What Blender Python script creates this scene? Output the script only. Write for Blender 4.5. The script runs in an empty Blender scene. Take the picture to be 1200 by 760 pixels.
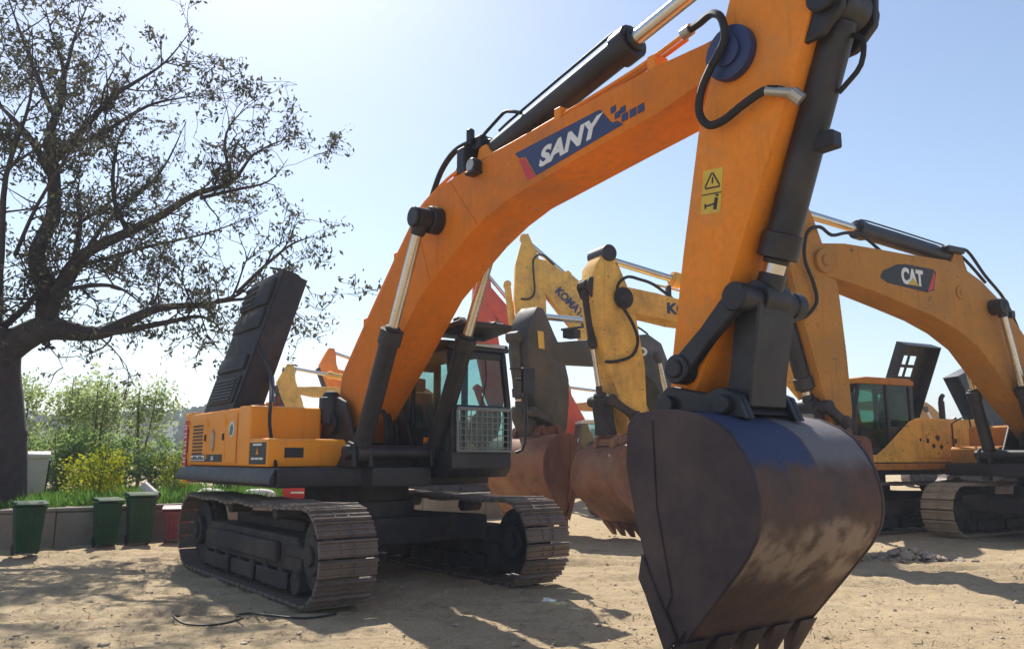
import bpy, bmesh, math, random
import numpy as np
from mathutils import Vector, Matrix, noise
R = math.radians
random.seed(7)
S = bpy.context.scene
COL = S.collection

# ------------------------------------------------------------------ camera
cam = bpy.data.cameras.new('camera')
cam.sensor_width = 36.0
cam.lens = 28.57
cam.clip_end = 3000
cam.clip_start = 0.1
co = bpy.data.objects.new('camera', cam)
co.location = (0, 0, 1.546)
co.rotation_euler = (R(90 + 9.344), 0, 0)
COL.objects.link(co)
S.camera = co

# ------------------------------------------------------------------ light
SUN_EL, SUN_AZ = 46.0, -20.0        # azimuth from +Y, negative = to the left
w = bpy.data.worlds.new('World')
S.world = w
w.use_nodes = True
nt = w.node_tree
bg = nt.nodes['Background']
sky = nt.nodes.new('ShaderNodeTexSky')
sky.sky_type = 'NISHITA'
sky.sun_disc = False
sky.sun_elevation = R(SUN_EL)
sky.sun_rotation = R(SUN_AZ)
sky.air_density = 1.0
sky.dust_density = 0.6
sky.ozone_density = 1.0
nt.links.new(sky.outputs[0], bg.inputs[0])
bg.inputs[1].default_value = 0.092
sd = bpy.data.lights.new('sun', 'SUN')
sd.energy = 4.4
sd.angle = R(0.55)
sd.color = (1.0, 0.94, 0.85)
so = bpy.data.objects.new('sun', sd)
d = Vector((math.sin(R(SUN_AZ)) * math.cos(R(SUN_EL)), math.cos(R(SUN_AZ)) * math.cos(R(SUN_EL)), math.sin(R(SUN_EL))))
so.rotation_euler = (-d).to_track_quat('-Z', 'Y').to_euler()
so.location = d * 60
COL.objects.link(so)
S.view_settings.view_transform = 'Standard'
S.view_settings.look = 'None'
S.view_settings.exposure = 0.84
S.view_settings.gamma = 1.0

# ------------------------------------------------------------------ helpers
def tag(o, label=None, cat=None, group=None, kind=None):
    if label: o['label'] = label
    if cat: o['category'] = cat
    if group: o['group'] = group
    if kind: o['kind'] = kind
    return o

def empty(name, loc=(0, 0, 0), rz=0.0, label=None, cat=None, group=None):
    o = bpy.data.objects.new(name, None)
    COL.objects.link(o)
    o.location = loc
    o.rotation_euler = (0, 0, rz)
    o.empty_display_size = 0.3
    return tag(o, label, cat, group)

def link(name, me, parent=None, mat=None):
    o = bpy.data.objects.new(name, me)
    COL.objects.link(o)
    if parent is not None: o.parent = parent
    if mat is not None and not me.materials:
        for m in (mat if isinstance(mat, (list, tuple)) else [mat]): me.materials.append(m)
    return o

class MB:
    """collects shapes into one mesh"""
    def __init__(s):
        s.bm = bmesh.new(); s.mi = 0
    def _f(s, vs):
        try:
            f = s.bm.faces.new(vs); f.material_index = s.mi; return f
        except ValueError: return None
    def hexa(s, p):
        v = [s.bm.verts.new(q) for q in p]
        for i in ((0, 3, 2, 1), (4, 5, 6, 7), (0, 1, 5, 4), (1, 2, 6, 5), (2, 3, 7, 6), (3, 0, 4, 7)):
            s._f([v[k] for k in i])
    def box(s, x0, x1, y0, y1, z0, z1):
        s.hexa([(x0, y0, z0), (x1, y0, z0), (x1, y1, z0), (x0, y1, z0), (x0, y0, z1), (x1, y0, z1), (x1, y1, z1), (x0, y1, z1)])
    def prism(s, prof, y0, y1, axis='y'):
        def P(a, b, c):
            return {'y': (a, c, b), 'x': (c, a, b), 'z': (a, b, c)}[axis]
        A = [s.bm.verts.new(P(a, b, y0)) for a, b in prof]
        B = [s.bm.verts.new(P(a, b, y1)) for a, b in prof]
        n = len(prof)
        s._f(A[::-1]); s._f(B)
        for i in range(n): s._f([A[i], A[(i + 1) % n], B[(i + 1) % n], B[i]])
    def loft(s, secs):
        """boxes through sections (tx,tz,bx,bz,halfwidth)"""
        rings = []
        for tx, tz, bx, bz, h in secs:
            rings.append([s.bm.verts.new(q) for q in ((tx, -h, tz), (tx, h, tz), (bx, h, bz), (bx, -h, bz))])
        for a, b in zip(rings, rings[1:]):
            for k in range(4): s._f([a[k], a[(k + 1) % 4], b[(k + 1) % 4], b[k]])
        s._f(rings[0][::-1]); s._f(rings[-1])
    def cyl(s, p0, p1, r0, r1=None, n=16, cap=True):
        r1 = r0 if r1 is None else r1
        p0, p1 = Vector(p0), Vector(p1)
        ax = (p1 - p0)
        if ax.length < 1e-6: return
        q = ax.to_track_quat('Z', 'Y')
        A, B = [], []
        for i in range(n):
            t = 2 * math.pi * i / n
            c = Vector((math.cos(t), math.sin(t), 0))
            A.append(s.bm.verts.new(p0 + q @ (c * r0))); B.append(s.bm.verts.new(p1 + q @ (c * r1)))
        for i in range(n): s._f([A[i], A[(i + 1) % n], B[(i + 1) % n], B[i]])
        if cap: s._f(A[::-1]); s._f(B)
    def tube(s, pts, r, n=8, smooth=3, cap=True):
        P = [Vector(p) for p in pts]
        rr = r if isinstance(r, (list, tuple)) else [r] * len(P)
        if smooth and len(P) > 2:
            Q, RR = [], []
            for i in range(len(P) - 1):
                a, b, c, e = P[max(i - 1, 0)], P[i], P[i + 1], P[min(i + 2, len(P) - 1)]
                for k in range(smooth):
                    t = k / smooth
                    Q.append(0.5 * ((2 * b) + (c - a) * t + (2 * a - 5 * b + 4 * c - e) * t * t + (3 * b - a - 3 * c + e) * t ** 3))
                    RR.append(rr[i] * (1 - t) + rr[i + 1] * t)
            Q.append(P[-1]); RR.append(rr[-1]); P, rr = Q, RR
        prev = None; up = Vector((0.13, 0.37, 0.92)); first = None
        for i, p in enumerate(P):
            t = (P[min(i + 1, len(P) - 1)] - P[max(i - 1, 0)]).normalized()
            u = (up - t * up.dot(t))
            if u.length < 1e-4: u = t.orthogonal()
            u.normalize(); up = u; v = t.cross(u)
            ring = [s.bm.verts.new(p + (u * math.cos(2 * math.pi * k / n) + v * math.sin(2 * math.pi * k / n)) * rr[i]) for k in range(n)]
            if prev:
                for k in range(n): s._f([prev[k], prev[(k + 1) % n], ring[(k + 1) % n], ring[k]])
            else: first = ring
            prev = ring
        if cap and first: s._f(first[::-1]); s._f(prev)
    def lathe(s, prof, c=(0, 0, 0), n=24):
        rings = []
        for r, z in prof:
            rings.append([s.bm.verts.new((c[0] + r * math.cos(2 * math.pi * k / n), c[1] + r * math.sin(2 * math.pi * k / n), c[2] + z)) for k in range(n)])
        for a, b in zip(rings, rings[1:]):
            for k in range(n): s._f([a[k], a[(k + 1) % n], b[(k + 1) % n], b[k]])
        s._f(rings[0][::-1]); s._f(rings[-1])
    def mesh(s, name, bevel=0.0, seg=2, ang=32):
        bm = s.bm
        bmesh.ops.recalc_face_normals(bm, faces=bm.faces[:])
        if bevel > 0:
            ed = [e for e in bm.edges if len(e.link_faces) == 2 and e.calc_face_angle(0) > R(ang) and e.calc_length() > bevel * 1.2]
            if ed: bmesh.ops.bevel(bm, geom=ed, offset=bevel, offset_type='OFFSET', segments=seg, profile=0.6, affect='EDGES', clamp_overlap=True)
        for f in bm.faces: f.smooth = True
        for e in bm.edges:
            e.smooth = len(e.link_faces) == 2 and e.calc_face_angle(0) < R(ang)
        me = bpy.data.meshes.new(name)
        bm.to_mesh(me); bm.free()
        return me
    def build(s, name, mat, parent=None, bevel=0.0, seg=2, ang=32):
        return link(name, s.mesh(name, bevel, seg, ang), parent, mat)

def quads(name, V, n_per, mat, parent=None):
    """V: array (k*n_per,3) -> faces of n_per corners, no shared verts"""
    V = np.asarray(V, dtype=np.float32)
    k = len(V) // n_per
    me = bpy.data.meshes.new(name)
    me.vertices.add(len(V)); me.vertices.foreach_set('co', V.ravel())
    me.loops.add(len(V)); me.loops.foreach_set('vertex_index', np.arange(len(V), dtype=np.int32))
    me.polygons.add(k); me.polygons.foreach_set('loop_start', np.arange(0, len(V), n_per, dtype=np.int32))
    me.update(calc_edges=True); me.validate()
    return link(name, me, parent, mat)

def leaf_quads(C, size, rng, droop=0.0, aspect=0.45, jit=0.4):
    """one rhombic leaf at every centre"""
    n = len(C)
    d = rng.normal(size=(n, 3)); d[:, 2] -= droop
    d /= np.linalg.norm(d, axis=1)[:, None]
    u = np.cross(d, rng.normal(size=(n, 3))); u /= np.linalg.norm(u, axis=1)[:, None]
    L = size * (1 + jit * rng.uniform(-1, 1, n))[:, None]
    W = L * aspect
    V = np.stack([C - d * L * .5, C + u * W * .5, C + d * L * .5, C - u * W * .5], axis=1)
    return V.reshape(-1, 3)

# ------------------------------------------------------------------ materials
def mat(name, col, rough=0.5, metal=0.0, var=0.15, scale=3.0, dirt=None, dirt_amt=0.0, dirt_scale=1.2, bump=0.0, bump_scale=40.0, spec=0.5, coat=0.0, chips=0.0, chip_col=(0.12, 0.07, 0.05), fine=0.0, streak=0.0):
    m = bpy.data.materials.new(name); m.use_nodes = True
    t = m.node_tree; n = t.nodes; l = t.links
    b = n['Principled BSDF']
    tc = n.new('ShaderNodeTexCoord')
    def noise_(sc, det=6, ro=0.6):
        q = n.new('ShaderNodeTexNoise'); q.inputs['Scale'].default_value = sc; q.inputs['Detail'].default_value = det; q.inputs['Roughness'].default_value = ro
        l.new(tc.outputs['Object'], q.inputs['Vector']); return q
    def ramp(src, a, c):
        r_ = n.new('ShaderNodeMapRange'); r_.inputs[1].default_value = a; r_.inputs[2].default_value = c
        l.new(src, r_.inputs[0]); return r_.outputs[0]
    def mix(f, a, c):
        x = n.new('ShaderNodeMix'); x.data_type = 'RGBA'
        if isinstance(f, float): x.inputs[0].default_value = f
        else: l.new(f, x.inputs[0])
        for k, q in ((6, a), (7, c)):
            if isinstance(q, tuple): x.inputs[k].default_value = (*q, 1)
            else: l.new(q, x.inputs[k])
        return x.outputs[2]
    dk = tuple(c * (1 - var) for c in col); lt = tuple(min(1, c * (1 + var)) for c in col)
    c = mix(ramp(noise_(scale).outputs[0], 0.3, 0.7), dk, lt)
    if fine:
        c = mix(ramp(noise_(scale * 14, 4).outputs[0], 0.35, 0.75), c, tuple(k * (1 - fine) for k in col))
    if dirt:
        f = ramp(noise_(dirt_scale, 9, 0.68).outputs[0], 0.62 - 0.45 * dirt_amt, 0.85 - 0.25 * dirt_amt)
        mu = n.new('ShaderNodeMath'); mu.operation = 'MULTIPLY'; l.new(f, mu.inputs[0]); mu.inputs[1].default_value = min(1, 0.35 + dirt_amt)
        c = mix(mu.outputs[0], c, dirt)
    if streak:
        mp = n.new('ShaderNodeMapping'); mp.inputs['Scale'].default_value = (7.0, 7.0, 0.55); l.new(tc.outputs['Object'], mp.inputs[0])
        q = n.new('ShaderNodeTexNoise'); q.inputs['Scale'].default_value = 1.6; q.inputs['Detail'].default_value = 8; q.inputs['Roughness'].default_value = 0.7; l.new(mp.outputs[0], q.inputs['Vector'])
        mu = n.new('ShaderNodeMath'); mu.operation = 'MULTIPLY'; l.new(ramp(q.outputs[0], 0.54, 0.80), mu.inputs[0]); mu.inputs[1].default_value = streak
        c = mix(mu.outputs[0], c, (0.17, 0.085, 0.04))
    if chips:
        f = ramp(noise_(7.5, 8, 0.75).outputs[0], 0.70 - chips * 0.1, 0.73 - chips * 0.1)
        c = mix(f, c, chip_col)
    l.new(c, b.inputs['Base Color'])
    rr = n.new('ShaderNodeMapRange'); rr.inputs[3].default_value = max(0.05, rough - 0.12); rr.inputs[4].default_value = min(1, rough + 0.15)
    l.new(noise_(scale * 2.3).outputs[0], rr.inputs[0]); l.new(rr.outputs[0], b.inputs['Roughness'])
    b.inputs['Metallic'].default_value = metal
    b.inputs['Specular IOR Level'].default_value = spec
    b.inputs['Coat Weight'].default_value = coat
    if bump:
        bu = n.new('ShaderNodeBump'); bu.inputs['Strength'].default_value = bump; bu.inputs['Distance'].default_value = 0.02
        l.new(noise_(bump_scale, 6).outputs[0], bu.inputs['Height']); l.new(bu.outputs[0], b.inputs['Normal'])
    return m

def glass_mat(name, tint, gl=0.9):
    m = bpy.data.materials.new(name); m.use_nodes = True
    t = m.node_tree; n = t.nodes; l = t.links
    n.remove(n['Principled BSDF'])
    tr = n.new('ShaderNodeBsdfTransparent'); tr.inputs[0].default_value = (*tint, 1)
    g = n.new('ShaderNodeBsdfGlossy'); g.inputs['Roughness'].default_value = 0.04
    lw = n.new('ShaderNodeLayerWeight'); lw.inputs[0].default_value = 0.5
    pw = n.new('ShaderNodeMath'); pw.operation = 'POWER'; l.new(lw.outputs['Facing'], pw.inputs[0]); pw.inputs[1].default_value = 4.0
    fr = n.new('ShaderNodeMath'); fr.operation = 'MULTIPLY_ADD'; l.new(pw.outputs[0], fr.inputs[0]); fr.inputs[1].default_value = 0.5; fr.inputs[2].default_value = 0.03
    df = n.new('ShaderNodeBsdfDiffuse'); df.inputs[0].default_value = (0.4, 0.37, 0.32, 1)
    tc = n.new('ShaderNodeTexCoord'); no = n.new('ShaderNodeTexNoise'); no.inputs['Scale'].default_value = 2.5; no.inputs['Detail'].default_value = 7
    l.new(tc.outputs['Object'], no.inputs[0])
    mr = n.new('ShaderNodeMapRange'); mr.inputs[1].default_value = 0.45; mr.inputs[2].default_value = 0.8; mr.inputs[4].default_value = 0.14; mr.inputs[3].default_value = 0.01
    l.new(no.outputs[0], mr.inputs[0])
    m1 = n.new('ShaderNodeMixShader'); l.new(mr.outputs[0], m1.inputs[0]); l.new(tr.outputs[0], m1.inputs[1]); l.new(df.outputs[0], m1.inputs[2])
    m2 = n.new('ShaderNodeMixShader'); l.new(fr.outputs[0], m2.inputs[0]); l.new(m1.outputs[0], m2.inputs[1]); l.new(g.outputs[0], m2.inputs[2])
    l.new(m2.outputs[0], n['Material Output'].inputs[0])
    return m

def leaf_mat(name, c0, c1, trans=0.35, scale=1.4):
    m = bpy.data.materials.new(name); m.use_nodes = True
    t = m.node_tree; n = t.nodes; l = t.links
    n.remove(n['Principled BSDF'])
    ge = n.new('ShaderNodeNewGeometry')
    tc = n.new('ShaderNodeTexCoord'); no = n.new('ShaderNodeTexNoise'); no.inputs['Scale'].default_value = scale
    l.new(tc.outputs['Object'], no.inputs[0])
    ad = n.new('ShaderNodeMath'); ad.operation = 'MULTIPLY_ADD'; l.new(ge.outputs['Random Per Island'], ad.inputs[0]); ad.inputs[1].default_value = 0.6; l.new(no.outputs[0], ad.inputs[2])
    mr = n.new('ShaderNodeMapRange'); mr.inputs[1].default_value = 0.45; mr.inputs[2].default_value = 1.1; l.new(ad.outputs[0], mr.inputs[0])
    x = n.new('ShaderNodeMix'); x.data_type = 'RGBA'; x.inputs[6].default_value = (*c0, 1); x.inputs[7].default_value = (*c1, 1); l.new(mr.outputs[0], x.inputs[0])
    di = n.new('ShaderNodeBsdfDiffuse'); l.new(x.outputs[2], di.inputs[0])
    ts = n.new('ShaderNodeBsdfTranslucent'); l.new(x.outputs[2], ts.inputs[0])
    mx = n.new('ShaderNodeMixShader'); mx.inputs[0].default_value = trans
    l.new(di.outputs[0], mx.inputs[1]); l.new(ts.outputs[0], mx.inputs[2])
    l.new(mx.outputs[0], n['Material Output'].inputs[0])
    return m

DUST = (0.36, 0.27, 0.18)
M = {}
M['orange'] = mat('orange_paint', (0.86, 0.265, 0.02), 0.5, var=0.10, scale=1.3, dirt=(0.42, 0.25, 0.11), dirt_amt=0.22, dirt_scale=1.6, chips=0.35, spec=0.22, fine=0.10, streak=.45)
M['orangebody'] = mat('lit_orange_paint', (1.0, 0.345, 0.02), 0.45, var=0.08, scale=1.3, dirt=(0.5, 0.29, 0.12), dirt_amt=0.15, dirt_scale=1.6, chips=0.2, spec=0.3, fine=0.06, streak=.35)  # orange raised in tone, standing in for ground bounce on the low body
M['orangeboom'] = mat('shaded_orange_paint', (0.74, 0.205, 0.013), 0.55, var=0.14, scale=0.9, dirt=(0.26, 0.14, 0.07), dirt_amt=0.30, dirt_scale=1.3, chips=0.35, spec=0.18, fine=0.10, streak=.5)  # duller, dirtier orange, also darkened in place of weaker bounce light on the boom
M['yellow'] = mat('yellow_paint', (0.60, 0.29, 0.055), 0.5, var=0.16, scale=1.5, dirt=(0.30, 0.19, 0.09), dirt_amt=0.42, dirt_scale=1.8, chips=0.75, spec=0.35, fine=0.12)
M['ochre'] = mat('ochre_yellow_paint', (0.95, 0.53, 0.11), 0.6, var=0.16, scale=1.5, dirt=(0.30, 0.17, 0.07), dirt_amt=0.42, dirt_scale=1.7, chips=0.95, streak=.6, spec=0.2, fine=0.12)
M['amber'] = mat('amber_paint', (0.50, 0.22, 0.042), 0.6, var=0.15, scale=1.5, dirt=(0.30, 0.16, 0.06), dirt_amt=0.4, dirt_scale=1.7, chips=0.9, streak=.6, spec=0.18, fine=0.1)
M['red'] = mat('red_paint', (0.56, 0.07, 0.035), 0.5, var=0.15, dirt=(0.30, 0.14, 0.09), dirt_amt=0.35, chips=0.4, spec=0.35)
M['grey'] = mat('dark_grey_paint', (0.06, 0.06, 0.058), 0.6, var=0.2, scale=2, dirt=(0.15, 0.12, 0.10), dirt_amt=0.42, chips=0.4, spec=0.3, fine=0.2)
M['black'] = mat('black_paint', (0.022, 0.021, 0.026), 0.45, var=0.3, dirt=(0.09, 0.075, 0.06), dirt_amt=0.30, spec=0.4)
M['frame'] = mat('undercarriage_black', (0.03, 0.028, 0.032), 0.7, var=0.3, dirt=(0.12, 0.09, 0.065), dirt_amt=0.42, spec=0.25, bump=0.2)
M['hoodblack'] = mat('hood_black', (0.03, 0.03, 0.036), 0.6, var=0.2, dirt=(0.10, 0.09, 0.08), dirt_amt=0.3, spec=0.35)
M['rubber'] = mat('black_rubber', (0.02, 0.02, 0.022), 0.6, var=0.2, spec=0.3)
M['steel'] = mat('track_steel', (0.16, 0.13, 0.11), 0.55, metal=0.15, var=0.35, scale=5, dirt=(0.17, 0.115, 0.08), dirt_amt=0.5, dirt_scale=3.5, bump=0.3)
M['dustysteel'] = mat('dusty_track_steel', (0.36, 0.29, 0.20), 0.7, metal=0.05, var=0.3, scale=5, dirt=(0.46, 0.35, 0.23), dirt_amt=0.6, dirt_scale=2.5, bump=0.3)
M['chrome'] = mat('chrome_rod', (0.62, 0.60, 0.57), 0.24, metal=0.95, var=0.1, dirt=(0.30, 0.24, 0.17), dirt_amt=0.25, dirt_scale=3)
M['zinc'] = mat('zinc_fitting', (0.42, 0.40, 0.36), 0.4, metal=0.7, var=0.2)
M['white'] = mat('white_print', (0.75, 0.74, 0.72), 0.5, var=0.06)
M['blue'] = mat('navy_print', (0.022, 0.035, 0.12), 0.45, var=0.1)
M['redprint'] = mat('red_print', (0.55, 0.03, 0.035), 0.45, var=0.08)
M['blackprint'] = mat('black_print', (0.018, 0.018, 0.02), 0.5, var=0.1)
M['yellowprint'] = mat('yellow_print', (0.66, 0.44, 0.04), 0.5, var=0.12, dirt=(0.3, 0.2, 0.08), dirt_amt=0.3)
M['whitepart'] = mat('grey_white_plastic', (0.55, 0.54, 0.50), 0.5, var=0.08, dirt=(0.3, 0.26, 0.2), dirt_amt=0.3)
M['teal'] = mat('teal_print', (0.03, 0.20, 0.19), 0.5)
M['seat'] = mat('seat_fabric', (0.16, 0.11, 0.09), 0.9, var=0.2)
M['mesh'] = mat('guard_mesh_metal', (0.20, 0.21, 0.21), 0.5, metal=0.3)
M['glass'] = glass_mat('cab_glass', (0.72, 0.85, 0.84))
M['greenglass'] = glass_mat('green_cab_glass', (0.45, 0.66, 0.60))
M['rust'] = mat('rusty_bucket_steel', (0.14, 0.05, 0.032), 0.75, metal=0.0, var=0.35, scale=2.5, dirt=(0.22, 0.12, 0.07), dirt_amt=0.4, dirt_scale=1.6, bump=0.3, bump_scale=18)
M['rust2'] = mat('worn_brown_bucket_steel', (0.24, 0.10, 0.05), 0.72, metal=0.0, var=0.4, scale=2, dirt=(0.34, 0.21, 0.12), dirt_amt=0.45, dirt_scale=2.2, bump=0.3, bump_scale=18, streak=.6)

def bucket_mat():
    """near black paint worn to rust and earth on the belly, blue touch-up paint and bare grey on the crown"""
    m = mat('worn_black_bucket', (0.050, 0.035, 0.040), 0.6, metal=0.0, var=0.3, scale=1.8, dirt=(0.10, 0.06, 0.045), dirt_amt=0.45, dirt_scale=1.8, bump=0.18, bump_scale=14, spec=0.35)
    return m
M['bucket'] = bucket_mat()

def shell_mat():
    m = mat('worn_bucket_shell', (0.075, 0.048, 0.042), 0.66, var=0.3, scale=1.8, dirt=(0.15, 0.075, 0.05), dirt_amt=0.55, dirt_scale=3.0, bump=0.3, bump_scale=22, spec=0.3)
    t = m.node_tree; n = t.nodes; l = t.links; b = n['Principled BSDF']
    base = b.inputs['Base Color'].links[0].from_socket
    tc = n.new('ShaderNodeTexCoord'); sx = n.new('ShaderNodeSeparateXYZ'); l.new(tc.outputs['Object'], sx.inputs[0])
    def no(sc, det=7):
        q = n.new('ShaderNodeTexNoise'); q.inputs['Scale'].default_value = sc; q.inputs['Detail'].default_value = det; l.new(tc.outputs['Object'], q.inputs[0]); return q.outputs[0]
    def math_(op, a, c):
        q = n.new('ShaderNodeMath'); q.operation = op
        for i, k in enumerate((a, c)):
            if isinstance(k, (int, float)): q.inputs[i].default_value = k
            else: l.new(k, q.inputs[i])
        return q.outputs[0]
    def rng(src, a, c):
        q = n.new('ShaderNodeMapRange'); q.interpolation_type = 'SMOOTHSTEP'; q.inputs[1].default_value = a; q.inputs[2].default_value = c; l.new(src, q.inputs[0]); return q.outputs[0]
    def mix(f, a, c):
        x = n.new('ShaderNodeMix'); x.data_type = 'RGBA'; l.new(f, x.inputs[0])
        l.new(a, x.inputs[6])
        if isinstance(c, tuple): x.inputs[7].default_value = (*c, 1)
        else: l.new(c, x.inputs[7])
        return x.outputs[2]
    n1 = no(2.2); z = sx.outputs[2]; y = sx.outputs[1]
    wob = math_('MULTIPLY', math_('SUBTRACT', n1, 0.5), 0.55)
    zw = math_('ADD', z, wob)
    # dried earth band on the belly
    band = math_('MULTIPLY', rng(zw, 0.62, 0.80), math_('SUBTRACT', 1.0, rng(zw, 0.98, 1.16)))
    band = math_('MULTIPLY', band, rng(no(5.0, 10), 0.34, 0.58))
    c = mix(math_('MULTIPLY', band, 0.8), base, (0.36, 0.26, 0.185))
    # bare grey worn crown, blue paint beside it
    top = rng(math_('ADD', z, math_('MULTIPLY', math_('SUBTRACT', no(3.0), 0.5), 0.18)), 1.42, 1.60)
    c = mix(math_('MULTIPLY', top, rng(y, 0.0, 0.04)), c, (0.17, 0.155, 0.16))
    topb = rng(math_('ADD', z, math_('MULTIPLY', math_('SUBTRACT', no(7.0), 0.5), 0.28)), 1.46, 1.54)
    c = mix(math_('MULTIPLY', topb, math_('SUBTRACT', 1.0, rng(y, -0.02, 0.02))), c, (0.036, 0.05, 0.115))
    l.new(c, b.inputs['Base Color'])
    return m
M['shell'] = shell_mat()

def ground_mat():
    m = bpy.data.materials.new('dry_sandy_earth'); m.use_nodes = True
    t = m.node_tree; n = t.nodes; l = t.links; b = n['Principled BSDF']
    tc = n.new('ShaderNodeTexCoord')
    def no(sc, det=8, ro=0.6, st=None):
        q = n.new('ShaderNodeTexNoise'); q.inputs['Scale'].default_value = sc; q.inputs['Detail'].default_value = det; q.inputs['Roughness'].default_value = ro
        if st:
            mp = n.new('ShaderNodeMapping'); mp.inputs['Scale'].default_value = st[0]; mp.inputs['Rotation'].default_value = (0, 0, st[1]); l.new(tc.outputs['Object'], mp.inputs[0]); l.new(mp.outputs[0], q.inputs[0])
        else: l.new(tc.outputs['Object'], q.inputs[0])
        return q.outputs[0]
    def rng(src, a, c):
        q = n.new('ShaderNodeMapRange'); q.inputs[1].default_value = a; q.inputs[2].default_value = c; l.new(src, q.inputs[0]); return q.outputs[0]
    def mix(f, a, c):
        x = n.new('ShaderNodeMix'); x.data_type = 'RGBA'; l.new(f, x.inputs[0])
        for k, q in ((6, a), (7, c)):
            if isinstance(q, tuple): x.inputs[k].default_value = (*q, 1)
            else: l.new(q, x.inputs[k])
        return x.outputs[2]
    c = mix(rng(no(0.35), 0.3, 0.7), (0.44, 0.335, 0.20), (0.57, 0.445, 0.275))
    c = mix(rng(no(2.3, 9, 0.7), 0.52, 0.76), c, (0.33, 0.245, 0.155))
    c = mix(rng(no(1.0, 9, 0.7, ((0.25, 2.2, 1), R(18))), 0.56, 0.72), c, (0.30, 0.215, 0.145))
    c = mix(rng(no(11, 6, 0.7), 0.54, 0.68), c, (0.56, 0.455, 0.31))
    c = mix(rng(no(19, 7, 0.75), 0.60, 0.70), c, (0.27, 0.195, 0.115))
    c = mix(rng(no(0.8, 8, 0.7), 0.56, 0.70), c, (0.40, 0.33, 0.19))
    c = mix(rng(no(38, 4, 0.7), 0.60, 0.70), c, (0.20, 0.14, 0.09))
    l.new(c, b.inputs['Base Color'])
    b.inputs['Roughness'].default_value = 0.95; b.inputs['Specular IOR Level'].default_value = 0.15
    bu = n.new('ShaderNodeBump'); bu.inputs['Strength'].default_value = 0.85; bu.inputs['Distance'].default_value = 0.04
    ad = n.new('ShaderNodeMath'); ad.operation = 'ADD'; l.new(no(9, 8, 0.7), ad.inputs[0]); l.new(no(45, 5, 0.7), ad.inputs[1])
    l.new(ad.outputs[0], bu.inputs['Height']); l.new(bu.outputs[0], b.inputs['Normal'])
    return m
M['ground'] = ground_mat()
M['concrete'] = mat('weathered_concrete', (0.27, 0.245, 0.21), 0.9, var=0.2, scale=1.5, dirt=(0.15, 0.125, 0.09), dirt_amt=0.5, bump=0.3, bump_scale=25, fine=0.15)
M['bark'] = mat('dark_bark', (0.042, 0.034, 0.034), 0.9, var=0.35, scale=6, dirt=(0.075, 0.06, 0.055), dirt_amt=0.35, bump=0.8, bump_scale=14)
M['stem'] = mat('green_brown_stem', (0.10, 0.085, 0.045), 0.9, var=0.3, scale=6)
M['binplastic'] = mat('green_bin_plastic', (0.016, 0.066, 0.03), 0.75, var=0.25, dirt=(0.05, 0.06, 0.035), dirt_amt=0.45, dirt_scale=4, spec=0.15, streak=.3)
M['binred'] = mat('maroon_plastic', (0.17, 0.022, 0.04), 0.55, var=0.2, dirt=(0.2, 0.1, 0.08), dirt_amt=0.3)
M['stone'] = mat('pale_stone', (0.38, 0.31, 0.24), 0.95, var=0.35, scale=4)
M['sack'] = mat('white_woven_sack', (0.68, 0.65, 0.60), 0.9, var=0.1, bump=0.3)

# ------------------------------------------------------------------ ground
def bank_d(x, y):
    """signed distance behind the retaining wall line (positive = raised planting bed)"""
    nx, ny = -0.671, 0.741
    return (x + 8.68) * nx + (y - 14.25) * ny

def sstep(a, b, x):
    t = np.clip((x - a) / (b - a), 0, 1); return t * t * (3 - 2 * t)

_rng = np.random.default_rng(3)
def fbm(x, y, base, octs, seed):
    r = np.random.default_rng(seed); o = np.zeros_like(x); a = 1.0; f = base
    for _ in range(octs):
        for _k in range(4):
            th = r.uniform(0, 2 * math.pi); ph = r.uniform(0, 6.28)
            ff = f * r.uniform(0.75, 1.3)
            o += a * 0.25 * np.sin((x * math.cos(th) + y * math.sin(th)) * ff * 6.283 + ph)
        a *= 0.55; f *= 1.9
    return o

def gz(x, y):
    x = np.asarray(x, float); y = np.asarray(y, float)
    z = 0.022 * fbm(x, y, 0.22, 6, 11)
    near = 1 - sstep(25, 45, np.hypot(x, y))
    # old track ruts crossing the yard
    for (px, py, th, amp) in ((4.2, 12.0, R(-8), .05), (4.2, 12.6, R(-10), .04), (-3.5, 8.5, R(14), .03), (-3.5, 10.0, R(10), .03), (2.0, 7.8, R(-30), .025)):
        dd = (x - px) * -math.sin(th) + (y - py) * math.cos(th)
        dd = dd + 0.12 * np.sin(x * 0.9 + py)
        z += near * .010 * np.sign(np.sin(((x - px) * math.cos(th) + (y - py) * math.sin(th)) * 31.0)) * (np.abs(dd) < .27) * (np.sin(x * 1.7 + y) > -.2)
        z += near * amp * (-np.exp(-(dd / 0.16) ** 2) + 0.6 * np.exp(-((np.abs(dd) - 0.30) / 0.12) ** 2))
    bd = bank_d(x, y)
    z = z + 0.66 * sstep(0.05, 0.14, bd) * sstep(-1.0, -5.0, x) * sstep(0, 1, (40 - y) / 12)
    return z - 0.005

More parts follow.
